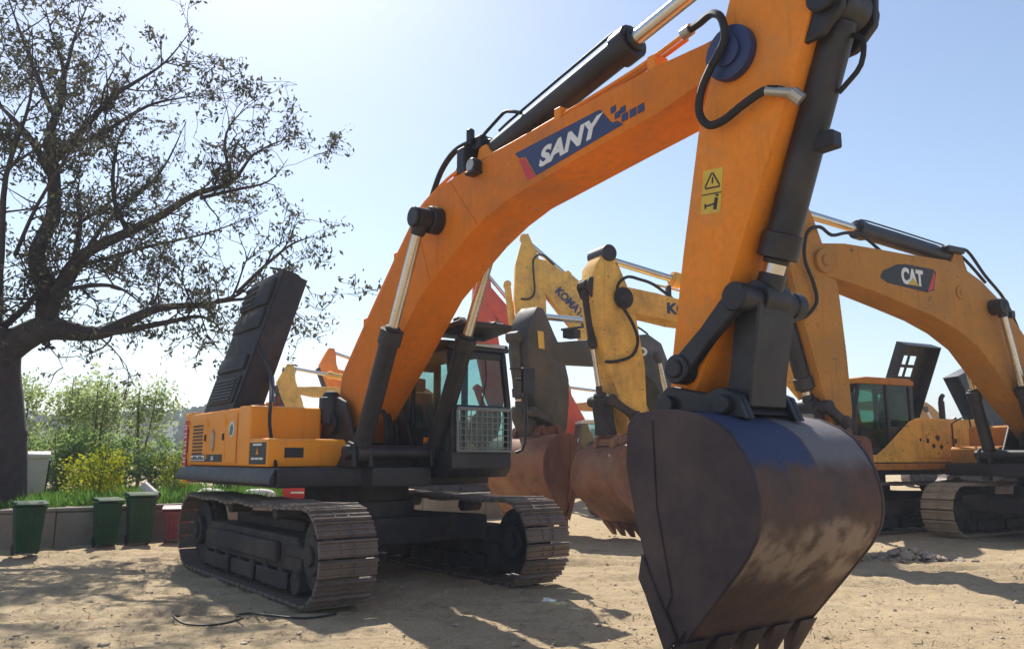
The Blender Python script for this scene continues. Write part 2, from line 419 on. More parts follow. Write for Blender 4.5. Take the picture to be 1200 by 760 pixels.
def make_ground():
    def axis(lo, a, b, hi, step, far):
        mid = np.arange(a, b, step)
        def ramp_(e, end):
            o = []; s_ = step; p = e
            sg = 1 if end > e else -1
            while abs(p - e) < abs(end - e):
                s_ *= 1.35; p += sg * s_; o.append(p)
            return o
        return np.array(sorted(ramp_(a, lo)) + list(mid) + ramp_(b, hi))
    xs = axis(-1600, -13, 15, 1600, 0.07, 1)
    ys = axis(-400, 4.0, 22, 1800, 0.07, 1)
    X, Y = np.meshgrid(xs, ys)
    Z = gz(X, Y)
    rough = 0.018 * fbm(X, Y, 1.3, 4, 5) * (1 - sstep(20, 40, np.hypot(X, Y)))
    Z = Z + rough
    V = np.stack([X, Y, Z], -1).reshape(-1, 3).astype(np.float32)
    ny, nx = X.shape
    idx = np.arange(ny * nx).reshape(ny, nx)
    F = np.stack([idx[:-1, :-1], idx[:-1, 1:], idx[1:, 1:], idx[1:, :-1]], -1).reshape(-1, 4)
    me = bpy.data.meshes.new('ground')
    me.vertices.add(len(V)); me.vertices.foreach_set('co', V.ravel())
    me.loops.add(F.size); me.loops.foreach_set('vertex_index', F.ravel().astype(np.int32))
    me.polygons.add(len(F)); me.polygons.foreach_set('loop_start', np.arange(0, F.size, 4, dtype=np.int32))
    me.polygons.foreach_set('use_smooth', np.ones(len(F), bool))
    me.update(calc_edges=True)
    o = link('ground', me, None, M['ground']); tag(o, kind='structure')
make_ground()

def hill_h(X):
    return 3.5 + 1.5 * np.sin(X * 0.018 + 1.0) + 0.8 * np.sin(X * 0.05) + 8.0 * sstep(-15, -60, X)

def make_hills():
    xs = np.linspace(-330, 330, 150); ys = np.linspace(150, 330, 30)
    X, Y = np.meshgrid(xs, ys)
    prof = hill_h(X)
    Z = prof * sstep(150, 215, Y) + 0.8 * fbm(X, Y, 0.05, 4, 9) - 0.6
    V = np.stack([X, Y, Z], -1).reshape(-1, 3)
    ny, nx = X.shape; idx = np.arange(ny * nx).reshape(ny, nx)
    F = np.stack([idx[:-1, :-1], idx[:-1, 1:], idx[1:, 1:], idx[1:, :-1]], -1).reshape(-1, 4)
    me = bpy.data.meshes.new('hill'); me.from_pydata(V.tolist(), [], F.tolist())
    me.polygons.foreach_set('use_smooth', np.ones(len(F), bool))
    tag(link('hill', me, None, mat('hill_grass', (0.055, 0.085, 0.035), 1.0, var=0.4, scale=0.05)), kind='structure')
    # woods on the hill: clumped leaf faces
    r = np.random.default_rng(5)
    C = []
    for i in range(520):
        x = r.uniform(-250, 250); y = r.uniform(165, 235)
        pz = float(hill_h(np.array(x))) * float(sstep(150, 215, np.array(y)))
        h = r.uniform(2.0, 4.5)
        n = 60
        p = r.normal(size=(n, 3)); p /= np.linalg.norm(p, axis=1)[:, None]; p *= r.uniform(.6, 1, n)[:, None]
        C.append(np.array([x, y, pz + h * .45]) + p * np.array([h * .75, h * .75, h * .6]))
    o = quads('wood', leaf_quads(np.concatenate(C), 1.5, r, aspect=0.8), 4, leaf_mat('far_foliage', (0.035, 0.06, 0.025), (0.075, 0.11, 0.045), 0.2, 0.05))
    tag(o, 'green woodland covering the low ridge on the horizon', 'woodland', kind='stuff')
make_hills()

# ------------------------------------------------------------------ excavator parts
_cache = {}
def text(body, size, m, parent, org, xdir, ydir, bold=0.02, shear=0.0, depth=0.004, width=None, name='lettering', spacing=1.0):
    cu = bpy.data.curves.new(name, 'FONT')
    cu.body = body; cu.size = 1.0; cu.extrude = depth / size; cu.offset = bold; cu.shear = shear; cu.space_character = spacing
    ob = bpy.data.objects.new(name, cu); COL.objects.link(ob)
    me = bpy.data.meshes.new_from_object(ob.evaluated_get(bpy.context.evaluated_depsgraph_get()))
    bpy.data.objects.remove(ob); bpy.data.curves.remove(cu)
    v = np.empty(len(me.vertices) * 3, np.float32); me.vertices.foreach_get('co', v); v = v.reshape(-1, 3)
    lo = v.min(0); hi = v.max(0)
    h = hi[1] - lo[1]
    k = size / h; kx = k if width is None else width / (hi[0] - lo[0])
    xd = Vector(xdir).normalized(); yd = Vector(ydir); zd = xd.cross(yd).normalized(); 
    p = (v - np.array([lo[0], lo[1], 0])) * np.array([kx, k, 1 * size])
    W = np.array(org) + p[:, :1] * np.array(xd) + p[:, 1:2] * np.array(yd.normalized()) + p[:, 2:] * np.array(zd)
    me.vertices.foreach_set('co', W.astype(np.float32).ravel()); me.update()
    me.name = name; me.materials.clear()
    return link(name, me, parent, m)

def slab(parent, name, m, pts, y, t):
    """thin plate from (x,z) polygon, standing proud of the plane y towards sign(t)"""
    b = MB(); b.prism(pts, y, y + t); return b.build(name, m, parent)

def hyd(root, name, base, end, f, rb, rr, barrel, y=0.0, eye=0.13, rod='chrome', tubeoff=None):
    bx, ez = Vector((base[0], y, base[1])), Vector((end[0], y, end[1]))
    ax = (ez - bx).normalized(); L = (ez - bx).length
    sp = bx + ax * L * f
    b = MB()
    b.cyl(bx + ax * 0.1, sp, rb, n=20)
    b.cyl(sp - ax * 0.16, sp + ax * 0.03, rb * 1.22, n=16)
    b.cyl(sp + ax * 0.03, sp + ax * 0.07, rb * 0.8, n=16)
    b.cyl(bx - Vector((0, eye, 0)), bx + Vector((0, eye, 0)), rb * 1.15, n=18)
    side = ax.cross(Vector((0, 1, 0)))
    if side.z < 0: side = -side
    for k in (-1, 1):   # feed pipe on the barrel
        if tubeoff is None: break
        b.tube([bx + ax * L * 0.06 + side * (rb + .03) + Vector((0, k * .05, 0)), bx + ax * L * .1 + side * (rb + .05) + Vector((0, k * .05, 0)), sp - ax * 0.2 + side * (rb + .05) + Vector((0, k * .05, 0)), sp - ax * .1 + side * (rb + .01) + Vector((0, k * .05, 0))], 0.018, 6, 2)
    o = b.build(name, M[barrel], root, 0.008, 1)
    b = MB()
    b.cyl(sp + ax * 0.07, ez - ax * 0.06, rr, n=18)
    r_ = b.build('rod', M[rod], o)
    b = MB(); b.cyl(ez - Vector((0, eye, 0)), ez + Vector((0, eye, 0)), rb * 1.05, n=18); b.cyl(ez - ax * .2, ez - ax * .02, rr * 1.25, rb * .9, n=14)
    b.build('rod_eye', M[barrel], o, 0.006, 1)
    return o

def shoe_mesh(hw, sm='steel'):
    k = ('shoe', hw, sm)
    if k not in _cache:
        b = MB(); b.box(-.086, .086, -hw, hw, -.016, .012)
        for x, h in ((-.068, .044), (0.0, .032), (.064, .032)): b.hexa([(x - .013, -hw, .0121), (x + .013, -hw, .0121), (x + .013, hw, .0121), (x - .013, hw, .0121), (x - .007, -hw, h), (x + .007, -hw, h), (x + .007, hw, h), (x - .007, hw, h)])
        for x in (-.034, .032):
            for y in (-.075, .075): b.box(x - .013, x + .013, y - .013, y + .013, .0125, .028)
        _cache[k] = b.mesh('track_shoe'); _cache[k].materials.append(M[sm])
    return _cache[k]

def tracks(root, rot=0.0, L=5.1, gauge=1.315, hw=0.325, H=1.06, ind=(True, True), dirtmat='frame', sm='steel', dx=0.0):
    r = H / 2 - 0.04; c = L / 2 - r - 0.04; zc = H / 2
    per = 4 * c + 2 * math.pi * r; n = round(per / 0.196); out = []
    for side in (-1, 1):
        y = side * gauge
        b = MB()
        prof = [(-c + .35, zc - .22), (c - .35, zc - .22), (c - .30, zc + .02), (c - .5, zc + .16), (-c + .5, zc + .16), (-c + .30, zc + .02)]
        b.prism(prof, y - .17, y + .17)
        b.box(-c + .7, c - .9, y + side * .171, y + side * .24, zc - .14, zc + .08)     # side step box
        b.box(c - .75, c + .05, y - .19, y + .19, zc - .06, zc + .06)                    # idler yoke
        for xa, xb in ((-c + .55, -c * .25), (-c * .2, c * .2), (c * .25, c - .55)): b.box(xa, xb, y - .235, y - .205, .12, .30); b.box(xa, xb, y + .205, y + .235, .12, .30)
        for k in range(8):
            x = -c + .42 + k * (2 * c - .84) / 7
            b.cyl((x, y - .2, .21), (x, y + .2, .21), .13, n=14)
        for x in (-c * .4, c * .4): b.cyl((x, y - .15, 2 * zc - .14), (x, y + .15, 2 * zc - .14), .085, n=12)
        tr = b.build('track', M[dirtmat], root, .015, 1)
        tr.rotation_euler = (0, 0, rot); tr.location.x = dx
        for nm, x, teeth in (('idler', c, 0), ('sprocket', -c, 21)):
            b = MB(); b.cyl((x, y - .12, zc), (x, y + .12, zc), r - .09, n=28)
            b.cyl((x, y - .2, zc), (x, y + .2, zc), r * .42, n=20)
            b.cyl((x, y - .24, zc), (x, y + .24, zc), r * .22, n=14)
            for k in range(teeth):
                t = 2 * math.pi * k / teeth
                px, pz = x + math.cos(t) * (r - .06), zc + math.sin(t) * (r - .06)
                b.cyl((px, y - .06, pz), (px, y + .06, pz), .04, n=6)
            b.build(nm, M[dirtmat], tr, .01, 1)
        pos = []
        for k in range(n):
            q = k * per / n
            if q < 2 * c: p = (-c + q, zc + r, 0.0)                     # top, going forward
            elif q < 2 * c + math.pi * r:
                a = (q - 2 * c) / r; p = (c + r * math.sin(a), zc + r * math.cos(a), a)
            elif q < 4 * c + math.pi * r: p = (c - (q - 2 * c - math.pi * r), zc - r, math.pi)
            else:
                a = (q - 4 * c - math.pi * r) / r; p = (-c - r * math.sin(a), zc - r * math.cos(a), math.pi + a)
            x, z, a = p
            if a == 0.0: z -= 0.035 * (1 - (x / c) ** 2) * abs(math.sin(x * 3.3)) # a little sag between the rollers
            pos.append((x, y, z, a))
        if ind[0 if side < 0 else 1]:
            me = shoe_mesh(hw, sm)
            for x, yy, z, a in pos:
                o = bpy.data.objects.new('track_shoe', me); COL.objects.link(o); o.parent = tr
                o.location = (x, yy, z); o.rotation_euler = (0, a, 0)
        else:
            b = MB()
            for x, yy, z, a in pos:
                mm = Matrix.Translation((x, yy, z)) @ Matrix.Rotation(a, 4, 'Y')
                for bx in ((-.095, .092, -.012, .012), (-.085, -.06, .013, .034), (-.012, .012, .013, .028), (.055, .08, .013, .028)):
                    b.hexa([mm @ Vector(q) for q in ((bx[0], -hw, bx[2]), (bx[1], -hw, bx[2]), (bx[1], hw, bx[2]), (bx[0], hw, bx[2]), (bx[0], -hw, bx[3]), (bx[1], -hw, bx[3]), (bx[1], hw, bx[3]), (bx[0], hw, bx[3]))])
            tag(b.build('track_shoes', M[sm], tr), kind='stuff')
        out.append(tr)
    b = MB()
    b.box(-.95, .95, -gauge + .17, gauge - .17, .47, .80)
    b.prism([(-1.5, -1.12), (-.6, -.75), (-.6, .75), (-1.5, 1.12), (-1.2, 1.15), (0, .8), (1.2, 1.15), (1.5, 1.12), (.6, .75), (.6, -.75), (1.5, -1.12), (1.2, -1.15), (0, -.8), (-1.2, -1.15)], .50, .83, 'z')
    b.cyl((0, 0, .78), (0, 0, 1.0), .78, n=32)
    b.cyl((0, 0, 1.0), (0, 0, 1.22), .70, n=32)
    uc = b.build('undercarriage', M[dirtmat], root, .012, 1); uc.rotation_euler = (0, 0, rot); uc.location.x = dx
    return out

def cab(root, fm, gm, x0=-.35, x1=1.55, y0=.53, y1=1.47, z0=1.30, z1=3.06, body=None, roofmat=None, sloped=.12):
    xs = x1 - sloped
    b = MB()
    pf = [(x0, z0), (x1 - .1, z0), (x1, z0 + .12), (x1, z0 + .34), (x0, z0 + .34)]
    b.prism(pf, y0, y1)
    p = .075
    # posts
    b.prism([(x1 - p, z0 + .34), (x1, z0 + .34), (x1, z0 + .95), (xs, z1 - .1), (xs - p, z1 - .1), (x1 - p, z0 + .95)], y0, y0 + p)
    b.prism([(x1 - p, z0 + .34), (x1, z0 + .34), (x1, z0 + .95), (xs, z1 - .1), (xs - p, z1 - .1), (x1 - p, z0 + .95)], y1 - p, y1)
    for y in (y0, y1 - p):
        b.box(x0, x0 + .12, y, y + p, z0 + .34, z1 - .1)
        b.box(.42, .52, y + .004, y + p - .004, z0 + .34, z1 - .1)
        b.box(x0 + .12, .42, y + .008, y + p - .008, z0 + .34, z0 + .80)
    b.box(x1 - p + .006, x1 - .004, y0 + p, y1 - p, z0 + .86, z0 + .93)      # front cross bar
    b.box(xs - p, xs - .003, y0 + p, y1 - p, z1 - .2, z1 - .1)
    b.box(x0 + .01, x0 + .09, y0 + p, y1 - p, z0 + .34, z0 + .9)
    b.box(x0 + .01, x0 + .09, y0 + p, y1 - p, z1 - .22, z1 - .1)
    o = b.build('cab', M[fm], root, .02, 2)
    b = MB(); b.prism([(x0 - .03, z1 - .1), (xs + .05, z1 - .1), (xs + .03, z1 + .01), (xs - .25, z1 + .05), (x0 + .1, z1 + .05), (x0 - .03, z1)], y0 - .02, y1 + .02)
    b.build('cab_roof', M[roofmat or fm], o, .025, 2)
    g = M[gm]
    def pane(nm, quad):
        b = MB(); b.hexa(quad); b.build(nm, g, o)
    t = .006
    def xz(nm, pr, y):
        b = MB(); b.prism(pr, y - t, y + t); b.build(nm, g, o)
    for nm, y in (('side_window', y0 + p / 2), ('door_window', y1 - p / 2)):
        xz(nm, [(.52, z0 + .34), (x1 - p, z0 + .34), (x1 - p, z0 + .95), (xs - p, z1 - .1), (.52, z1 - .1)], y)
        xz(nm, [(x0 + .12, z0 + .8), (.42, z0 + .8), (.42, z1 - .1), (x0 + .12, z1 - .1)], y)
    def front(nm, za, xa, zb, xb, ya, yb):
        b = MB(); b.hexa([(xa - t, ya, za), (xa + t, ya, za), (xa + t, yb, za), (xa - t, yb, za), (xb - t, ya, zb), (xb + t, ya, zb), (xb + t, yb, zb), (xb - t, yb, zb)]); b.build(nm, g, o)
    fx = lambda z: (x1 - p / 2) - sloped * max(0, (z - z0 - .95) / (z1 - .1 - z0 - .95))
    front('windscreen', z0 + .93, fx(z0 + .93), z1 - .2, fx(z1 - .2), y0 + p, y1 - p)
    front('lower_windscreen', z0 + .34, x1 - p / 2, z0 + .86, x1 - p / 2, y0 + p, y1 - p)
    front('rear_window', z0 + .9, x0 + .05, z1 - .22, x0 + .05, y0 + p, y1 - p)
    b = MB()
    ym = (y0 + y1) / 2
    b.box(.0, .5, ym - .25, ym + .25, z0 + .42, z0 + .6)
    b.hexa([(-.08, ym - .24, z0 + .6), (.08, ym - .24, z0 + .6), (.08, ym + .24, z0 + .6), (-.08, ym + .24, z0 + .6), (-.2, ym - .22, z0 + 1.2), (-.08, ym - .22, z0 + 1.2), (-.08, ym + .22, z0 + 1.2), (-.2, ym + .22, z0 + 1.2)])
    b.box(-.2, -.1, ym - .13, ym + .13, z0 + 1.22, z0 + 1.42)
    b.box(.15, .6, ym - .42, ym - .28, z0 + .4, z0 + .74); b.box(.15, .6, ym + .28, ym + .42, z0 + .4, z0 + .74)
    b.build('seat', M['seat'], o, .04, 2)
    b = MB()
    for yy in (ym - .33, ym + .33): b.cyl((.55, yy, z0 + .74), (.6, yy, z0 + 1.0), .018, n=8); b.cyl((.6, yy, z0 + 1.0), (.6, yy, z0 + 1.09), .03, n=8)
    b.cyl((1.0, ym - .1, z0 + .34), (.9, ym - .1, z0 + .95), .015, n=6); b.cyl((1.0, ym + .1, z0 + .34), (.9, ym + .1, z0 + .95), .015, n=6)
    b.build('control_lever', M['rubber'], o)
    b = MB(); b.tube([(fx(z0 + 1.0) + .03, ym, z0 + .94), (fx(z0 + 1.3) + .035, ym + .1, z0 + 1.3), (fx(z0 + 1.6) + .03, ym + .12, z0 + 1.55)], .009, 6, 2); b.build('wiper', M['rubber'], o)
    return o

def upper(root, paint, deckmat='black', hoodmat=None, hood='closed', cabmat='black', glass='glass', tank=True, cwmat=None, roofmat=None, bodytop=2.22, cab_kw={}):
    P = M[paint]; zt = bodytop
    b = MB()
    b.prism([(-2.75, -1.52), (1.0, -1.52), (1.0, -.46), (1.25, -.42), (1.25, .42), (1.0, .46), (1.0, 1.5), (-2.75, 1.5)], 1.2, 1.44, 'z')
    b.build('deck', M[deckmat], root, .03, 2)
    b = MB()
    pl = [(-2.66, -1.5), (-3.0, -1.52), (-3.26, -1.36), (-3.40, -.7), (-3.43, 0), (-3.40, .7), (-3.26, 1.36), (-3.0, 1.52), (-2.66, 1.5)]
    b.prism(pl, 1.18, zt + .03, 'z'); b.build('counterweight', M[cwmat or paint], root, .07, 3)
    b = MB(); b.box(-2.655, -.42, -1.535, 1.5, 1.445, zt - .01)
    b.build('engine_cover', P, root, .05, 3)
    b = MB(); b.prism([(-.415, 1.445), (.05, 1.445), (.05, zt - .02), (-.02, zt), (-.415, zt)], -1.545, -.58)
    b.build('fuel_tank', P, root, .045, 3)
    b = MB(); b.prism([(.056, 1.445), (.72, 1.445), (.72, 1.74), (.68, 1.785), (.056, 1.80)], -1.545, -.525)
    b.build('toolbox', P, root, .03, 2)
    b = MB()
    for y in (-.44, .40):
        b.prism([(-.55, 1.45), (1.05, 1.45), (.75, 1.75), (.45, 2.28), (.2, 2.36), (-.05, 2.25)], y, y + .05)
    b.box(-.4, -.2, -.38, .38, 1.45, 2.1)
    b.cyl((.15, -.5, 2.0), (.15, .5, 2.0), .14, n=18)
    b.cyl((1.12, -.75, 1.62), (1.12, .75, 1.62), .09, n=14)
    for y in (-.68, -.46, .42, .64): b.prism([(.75, 1.44), (1.25, 1.44), (1.2, 1.72), (1.05, 1.76)], y, y + .05)
    b.build('boom_bracket', M[deckmat], root, .012, 1)
    b = MB()
    b.box(-.40, .7, -.52, -.45, 1.445, 1.75); b.box(.2, .95, .452, .52, 1.442, 1.95)
    for k, (x, y) in enumerate(((.3, -.2), (.45, -.1), (.5, .12), (.38, .25), (.6, .02))):
        b.tube([(x - .2, y, 1.5), (x + .15, y * 1.2, 1.75), (x + .1, y * 1.1, 2.1), (x - .15, y, 2.3), (x - .3, y * .9, 2.5)], .03, 7, 3)
    b.box(.5, .95, -.3, .3, 1.442, 1.6)
    b.build('hose_bundle', M['rubber'], root)
    b = MB()
    hm = hoodmat or 'black'
    if hood == 'closed':
        b.prism([(-2.5, zt), (-.6, zt), (-.68, zt + .22), (-.9, zt + .28), (-2.3, zt + .28), (-2.45, zt + .2)], -.95, .95)
        b.build('engine_hood', M[hm], root, .05, 2)
    b = MB(); b.cyl((-2.1, .9, zt), (-2.1, .9, zt + .45), .07, n=12); b.tube([(-2.1, .9, zt + .42), (-2.1, .9, zt + .52), (-2.18, .9, zt + .6)], .055, 10, 3); b.build('exhaust_pipe', M['black'], root)
    # hand rails on the deck edge
    b = MB()
    b.tube([(.66, -1.5, 1.45), (.66, -1.5, 2.15), (.6, -1.5, 2.3), (.1, -1.5, 2.42), (0.0, -1.5, 2.2)], .018, 7, 3)
    if tank: b.build('handrail', M['black'], root)
    else: b.bm.free()
    return cab(root, cabmat, glass, roofmat=roofmat, **cab_kw)

def boom_part(root, secs, paint, bevel=.02):
    b = MB(); b.loft(secs)
    return b.build('boom', M[paint], root, bevel, 2, 40)

def arm_part(root, secs, paint):
    b = MB(); b.loft(secs)
    tx, tz, fx, fz, h = secs[-1]
    c = ((tx + fx) / 2, (tz + fz) / 2)
    b.cyl((c[0], -h - .02, c[1]), (c[0], h + .02, c[1]), .15, n=20)
    return b.build('arm', M[paint], root, .016, 2, 40)

BPROF = [(5.96, 1.78), (6.00, 1.83), (6.08, 1.87), (6.25, 1.885), (6.43, 1.88), (6.62, 1.845), (6.80, 1.77), (6.91, 1.69), (6.99, 1.58), (7.05, 1.47), (7.08, 1.36), (7.095, 1.25), (7.09, 1.14), (7.06, 1.04), (6.99, .93), (6.90, .82), (6.81, .72), (6.62, .51), (6.43, .30)]
BEDGE = [(6.36, .27), (6.27, .44), (6.14, .70), (6.02, 1.10), (5.93, 1.50)]

def bucket(root, dx=0, dz=0, sc=1.0, piv=(6.03, 1.93), hw=.75, sidemat='bucket', shellmat='shell', toothmat='bucket', teeth=5, rot=0.0):
    def T(p):
        x, z = (p[0] - piv[0]) * sc, (p[1] - piv[1]) * sc
        c, s_ = math.cos(rot), math.sin(rot)
        return (piv[0] + x * c - z * s_ + dx, piv[1] + x * s_ + z * c + dz)
    prof = [T(p) for p in BPROF]; edge = [T(p) for p in BEDGE]
    # shell: outer line and a line offset inward
    cen = T((6.45, 1.2)); th = .045
    outer = prof; inner = []
    for i, p in enumerate(prof):
        a = Vector(prof[max(i - 1, 0)]); c = Vector(prof[min(i + 1, len(prof) - 1)]); t = (c - a).normalized(); nrm = Vector((t.y, -t.x))
        if nrm.dot(Vector(cen) - Vector(p)) < 0: nrm = -nrm
        inner.append(tuple(Vector(p) + nrm * th))
    b = MB()
    n = len(prof); rows = []
    for y in (-hw + .04, hw - .04):
        rows.append([b.bm.verts.new((p[0], y, p[1])) for p in outer] + [b.bm.verts.new((p[0], y, p[1])) for p in inner[::-1]])
    A, B = rows; m_ = len(A)
    for i in range(m_): b._f([A[i], A[(i + 1) % m_], B[(i + 1) % m_], B[i]])
    for i in range(n - 1):
        b._f([A[i], A[m_ - 1 - i], A[m_ - 2 - i], A[i + 1]]); b._f([B[i], B[m_ - 1 - i], B[m_ - 2 - i], B[i + 1]])
    o = b.build('bucket', M[shellmat], root, 0, 1, 28)
    for sgn in (-1, 1):
        b = MB()
        pl = [tuple(Vector(p) + (Vector(p) - Vector(cen)).normalized() * .008) for p in prof] + edge
        b.prism(pl, sgn * (hw - .038), sgn * hw)
        b.build('side_plate', M[sidemat], o, .008, 1)
        b = MB(); b.prism([T(p) for p in ((6.05, 1.80), (6.22, 1.82), (6.24, 1.2), (6.36, .62), (6.30, .5), (6.16, .74), (6.05, 1.10), (5.97, 1.50), (5.99, 1.74))], sgn * (hw + .001), sgn * (hw + .014)); b.build('wear_plate', M[sidemat], o, .006, 1)
        # welded edge strip and side cutter
        b = MB()
        sx = [T(p) for p in ((6.30, .22), (6.12, .60), (6.06, .70), (6.10, .88), (6.24, .62), (6.40, .34))]
        b.prism(sx, sgn * (hw + .002), sgn * (hw + .035))
        b.build('side_cutter', M[toothmat], o, .01, 1)
    b = MB()
    lp = [T(p) for p in ((6.50, .38), (6.43, .296), (6.36, .22), (6.33, .24), (6.40, .34), (6.46, .42))]
    b.prism(lp, -hw - .0, hw + .0); b.build('cutting_edge', M[toothmat], o, .006, 1)
    for k in range(teeth):
        y = (-hw + .11) + k * (2 * hw - .22) / (teeth - 1)
        a, c, d_, e = T((6.44, .37)), T((6.49, .33)), T((6.29, .03)), T((6.33, .28))
        b = MB(); w1, w2 = .115 * sc, .07 * sc
        b.hexa([(d_[0] - .01, y - w2, d_[1]), (d_[0] + .02, y - w2, d_[1]), (d_[0] + .02, y + w2, d_[1]), (d_[0] - .01, y + w2, d_[1]), (e[0], y - w1, e[1]), (c[0], y - w1, c[1]), (c[0], y + w1, c[1]), (e[0], y + w1, e[1])])
        b.build('tooth', M[toothmat], o, .008, 1)
    # hanger ears
    b = MB()
    ears = [T(p) for p in ((5.86, 1.86), (5.90, 2.02), (6.02, 2.1), (6.2, 2.06), (6.38, 2.02), (6.52, 2.06), (6.66, 2.0), (6.74, 1.82), (6.5, 1.865), (6.25, 1.893), (6.05, 1.87))]
    for y in (-.36, -.30, .24, .30): b.prism(ears, y, y + .055)
    b.prism([T(p) for p in ((6.0, 1.893), (6.68, 1.86), (6.62, 1.94), (6.1, 1.95))], -.24, .24)
    pa, pb = T((6.03, 1.95)), T((6.56, 1.93))
    b.cyl((pa[0], -.42, pa[1]), (pa[0], .42, pa[1]), .075 * sc, n=16)
    b.cyl((pb[0], -.42, pb[1]), (pb[0], .42, pb[1]), .07 * sc, n=16)
    b.build('hanger_bracket', M['black' if sidemat == 'bucket' else sidemat], o, .008, 1)
    return o

def linkage(root, tip, top, pin, lm='black', r=.075):
    """tip: arm end pin, top: cylinder rod end, pin: rocker pin on the arm"""
    for sgn in (-1, 1):
        b = MB(); y = sgn * .335
        p0, p1 = Vector((pin[0], y, pin[1])), Vector((top[0], y, top[1]))
        ax = (p1 - p0).normalized(); nn = Vector((-ax.z, 0, ax.x))
        L = (p1 - p0).length
        pr = []
        for k, wd in ((0, .09), (.12, .085), (.5, .07), (.88, .085), (1, .09)):
            pr.append((p0 + ax * L * k, wd))
        poly = [((p + nn * wd).x, (p + nn * wd).z) for p, wd in pr] + [((p - nn * wd).x, (p - nn * wd).z) for p, wd in pr[::-1]]
        b.prism(poly, y - .045, y + .045)
        b.cyl((pin[0], y - .07, pin[1]), (pin[0], y + .07, pin[1]), .115, n=20)
        b.cyl((top[0], y - .06, top[1]), (top[0], y + .06, top[1]), .11, n=20)
        b.cyl((pin[0], y + sgn * .07, pin[1]), (pin[0], y + sgn * .095, pin[1]), .07, n=16)
        b.build('rocker_link', M[lm], root, .012, 1)
    b = MB()
    e = (tip[0] + .53, tip[1])
    p0, p1 = Vector((e[0], 0, e[1])), Vector((top[0], 0, top[1]))
    ax = (p1 - p0).normalized(); nn = Vector((-ax.z, 0, ax.x)); L = (p1 - p0).length
    poly = [((p0 + ax * L * k + nn * q).x, (p0 + ax * L * k + nn * q).z) for k, q in ((0, .12), (.3, .10), (.75, .11), (1, .10))] + [((p0 + ax * L * k - nn * q).x, (p0 + ax * L * k - nn * q).z) for k, q in ((1, .10), (.75, .11), (.3, .10), (0, .12))]
    b.prism(poly, -.22, .22)
    b.cyl((top[0], -.30, top[1]), (top[0], .30, top[1]), .10, n=20)
    b.build('bucket_link', M[lm], root, .014, 1)

def machine(name, label, X, Y, t, s=1.0, group='excavators parked in the yard'):
    return_ = empty(name, (X, Y, 0), R(t - 90), label, 'excavator', group)
    return_.scale = (s, s, s)
    return return_

def mirror(root, p0, p1, sz=(.03, .18, .30)):
    b = MB(); b.tube([p0, ((p0[0] + p1[0]) / 2, p1[1], p0[2]), p1], .014, 6, 3)
    b.box(p1[0] - sz[0], p1[0] + sz[0], p1[1] - sz[1] / 2, p1[1] + sz[1] / 2, p1[2] - sz[2] * .6, p1[2] + sz[2] * .4)
    return b.build('mirror', M['black'], root, .012, 1)

# ------------------------------------------------------------------ the orange excavator in front
EX = machine('excavator', 'big orange excavator in the foreground with its black engine cover raised', -2.118, 11.344, 36.933)
tracks(EX, 0.0)
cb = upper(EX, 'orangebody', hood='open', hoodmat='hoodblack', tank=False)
# sloping sill along the right side of the deck
b = MB(); b.prism([(-1.53, 1.43), (-1.60, 1.30), (-1.60, 1.24), (-1.525, 1.22)], -3.0, .95, 'x'); b.build('side_sill', M['black'], EX, .01, 1)
def side_panel(nm, x0, x1, z0, z1, m, y=-1.537, t=-.012, bev=.02):
    b = MB(); b.box(x0, x1, min(y, y + t), max(y, y + t), z0, z1); return b.build(nm, M[m], EX, bev * .3, 1)
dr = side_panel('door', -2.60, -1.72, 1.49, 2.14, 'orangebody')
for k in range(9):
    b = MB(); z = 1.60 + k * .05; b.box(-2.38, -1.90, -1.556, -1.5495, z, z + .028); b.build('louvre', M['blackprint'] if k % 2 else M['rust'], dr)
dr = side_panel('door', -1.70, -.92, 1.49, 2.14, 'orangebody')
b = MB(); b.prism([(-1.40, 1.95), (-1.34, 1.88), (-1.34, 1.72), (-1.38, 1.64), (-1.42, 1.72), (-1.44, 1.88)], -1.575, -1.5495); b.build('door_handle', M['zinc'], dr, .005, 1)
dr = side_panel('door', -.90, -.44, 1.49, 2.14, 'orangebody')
b = MB(); b.cyl((-.62, -1.5495, 1.93), (-.62, -1.556, 1.93), .105, n=24); bd = b.build('round_sticker', M['white'], dr)
b = MB(); b.prism([(-.69, 1.86), (-.60, 1.85), (-.56, 1.93), (-.60, 2.0), (-.67, 1.97)], -1.5562, -1.5605); b.build('sticker_print', M['teal'], dr)
for x in (-2.60, -1.70, -.90):
    for z in (1.58, 2.04):
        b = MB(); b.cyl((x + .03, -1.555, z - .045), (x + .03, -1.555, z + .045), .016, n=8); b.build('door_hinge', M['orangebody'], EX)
for x in (-1.78, -.98):
    b = MB(); b.box(x, x + .045, -1.568, -1.5495, 1.79, 1.88); b.build('door_latch', M['black'], EX, .005, 1)
for x in (-2.2, -1.2, -.2):
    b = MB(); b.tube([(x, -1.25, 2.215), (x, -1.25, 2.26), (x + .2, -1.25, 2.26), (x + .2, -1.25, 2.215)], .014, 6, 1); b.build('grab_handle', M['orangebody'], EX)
# model strip low on the side: pale field, dark field, white marks
st = side_panel('model_strip', -2.42, -.98, 1.50, 1.60, 'blackprint', y=-1.551, t=-.004, bev=0)
b = MB(); b.box(-2.40, -1.75, -1.5595, -1.5555, 1.512, 1.588); b.build('strip_field', M['white'], st)
text('365', .062, M['white'], st, (-1.45, -1.5555, 1.52), (1, 0, 0), (0, 0, 1), bold=.02)
for k in range(7):
    b = MB(); x = -2.36 + k * .085; b.box(x, x + .055, -1.5635, -1.5597, 1.525, 1.575 if k % 3 else 1.555); b.build('strip_mark', M['blackprint'], st)
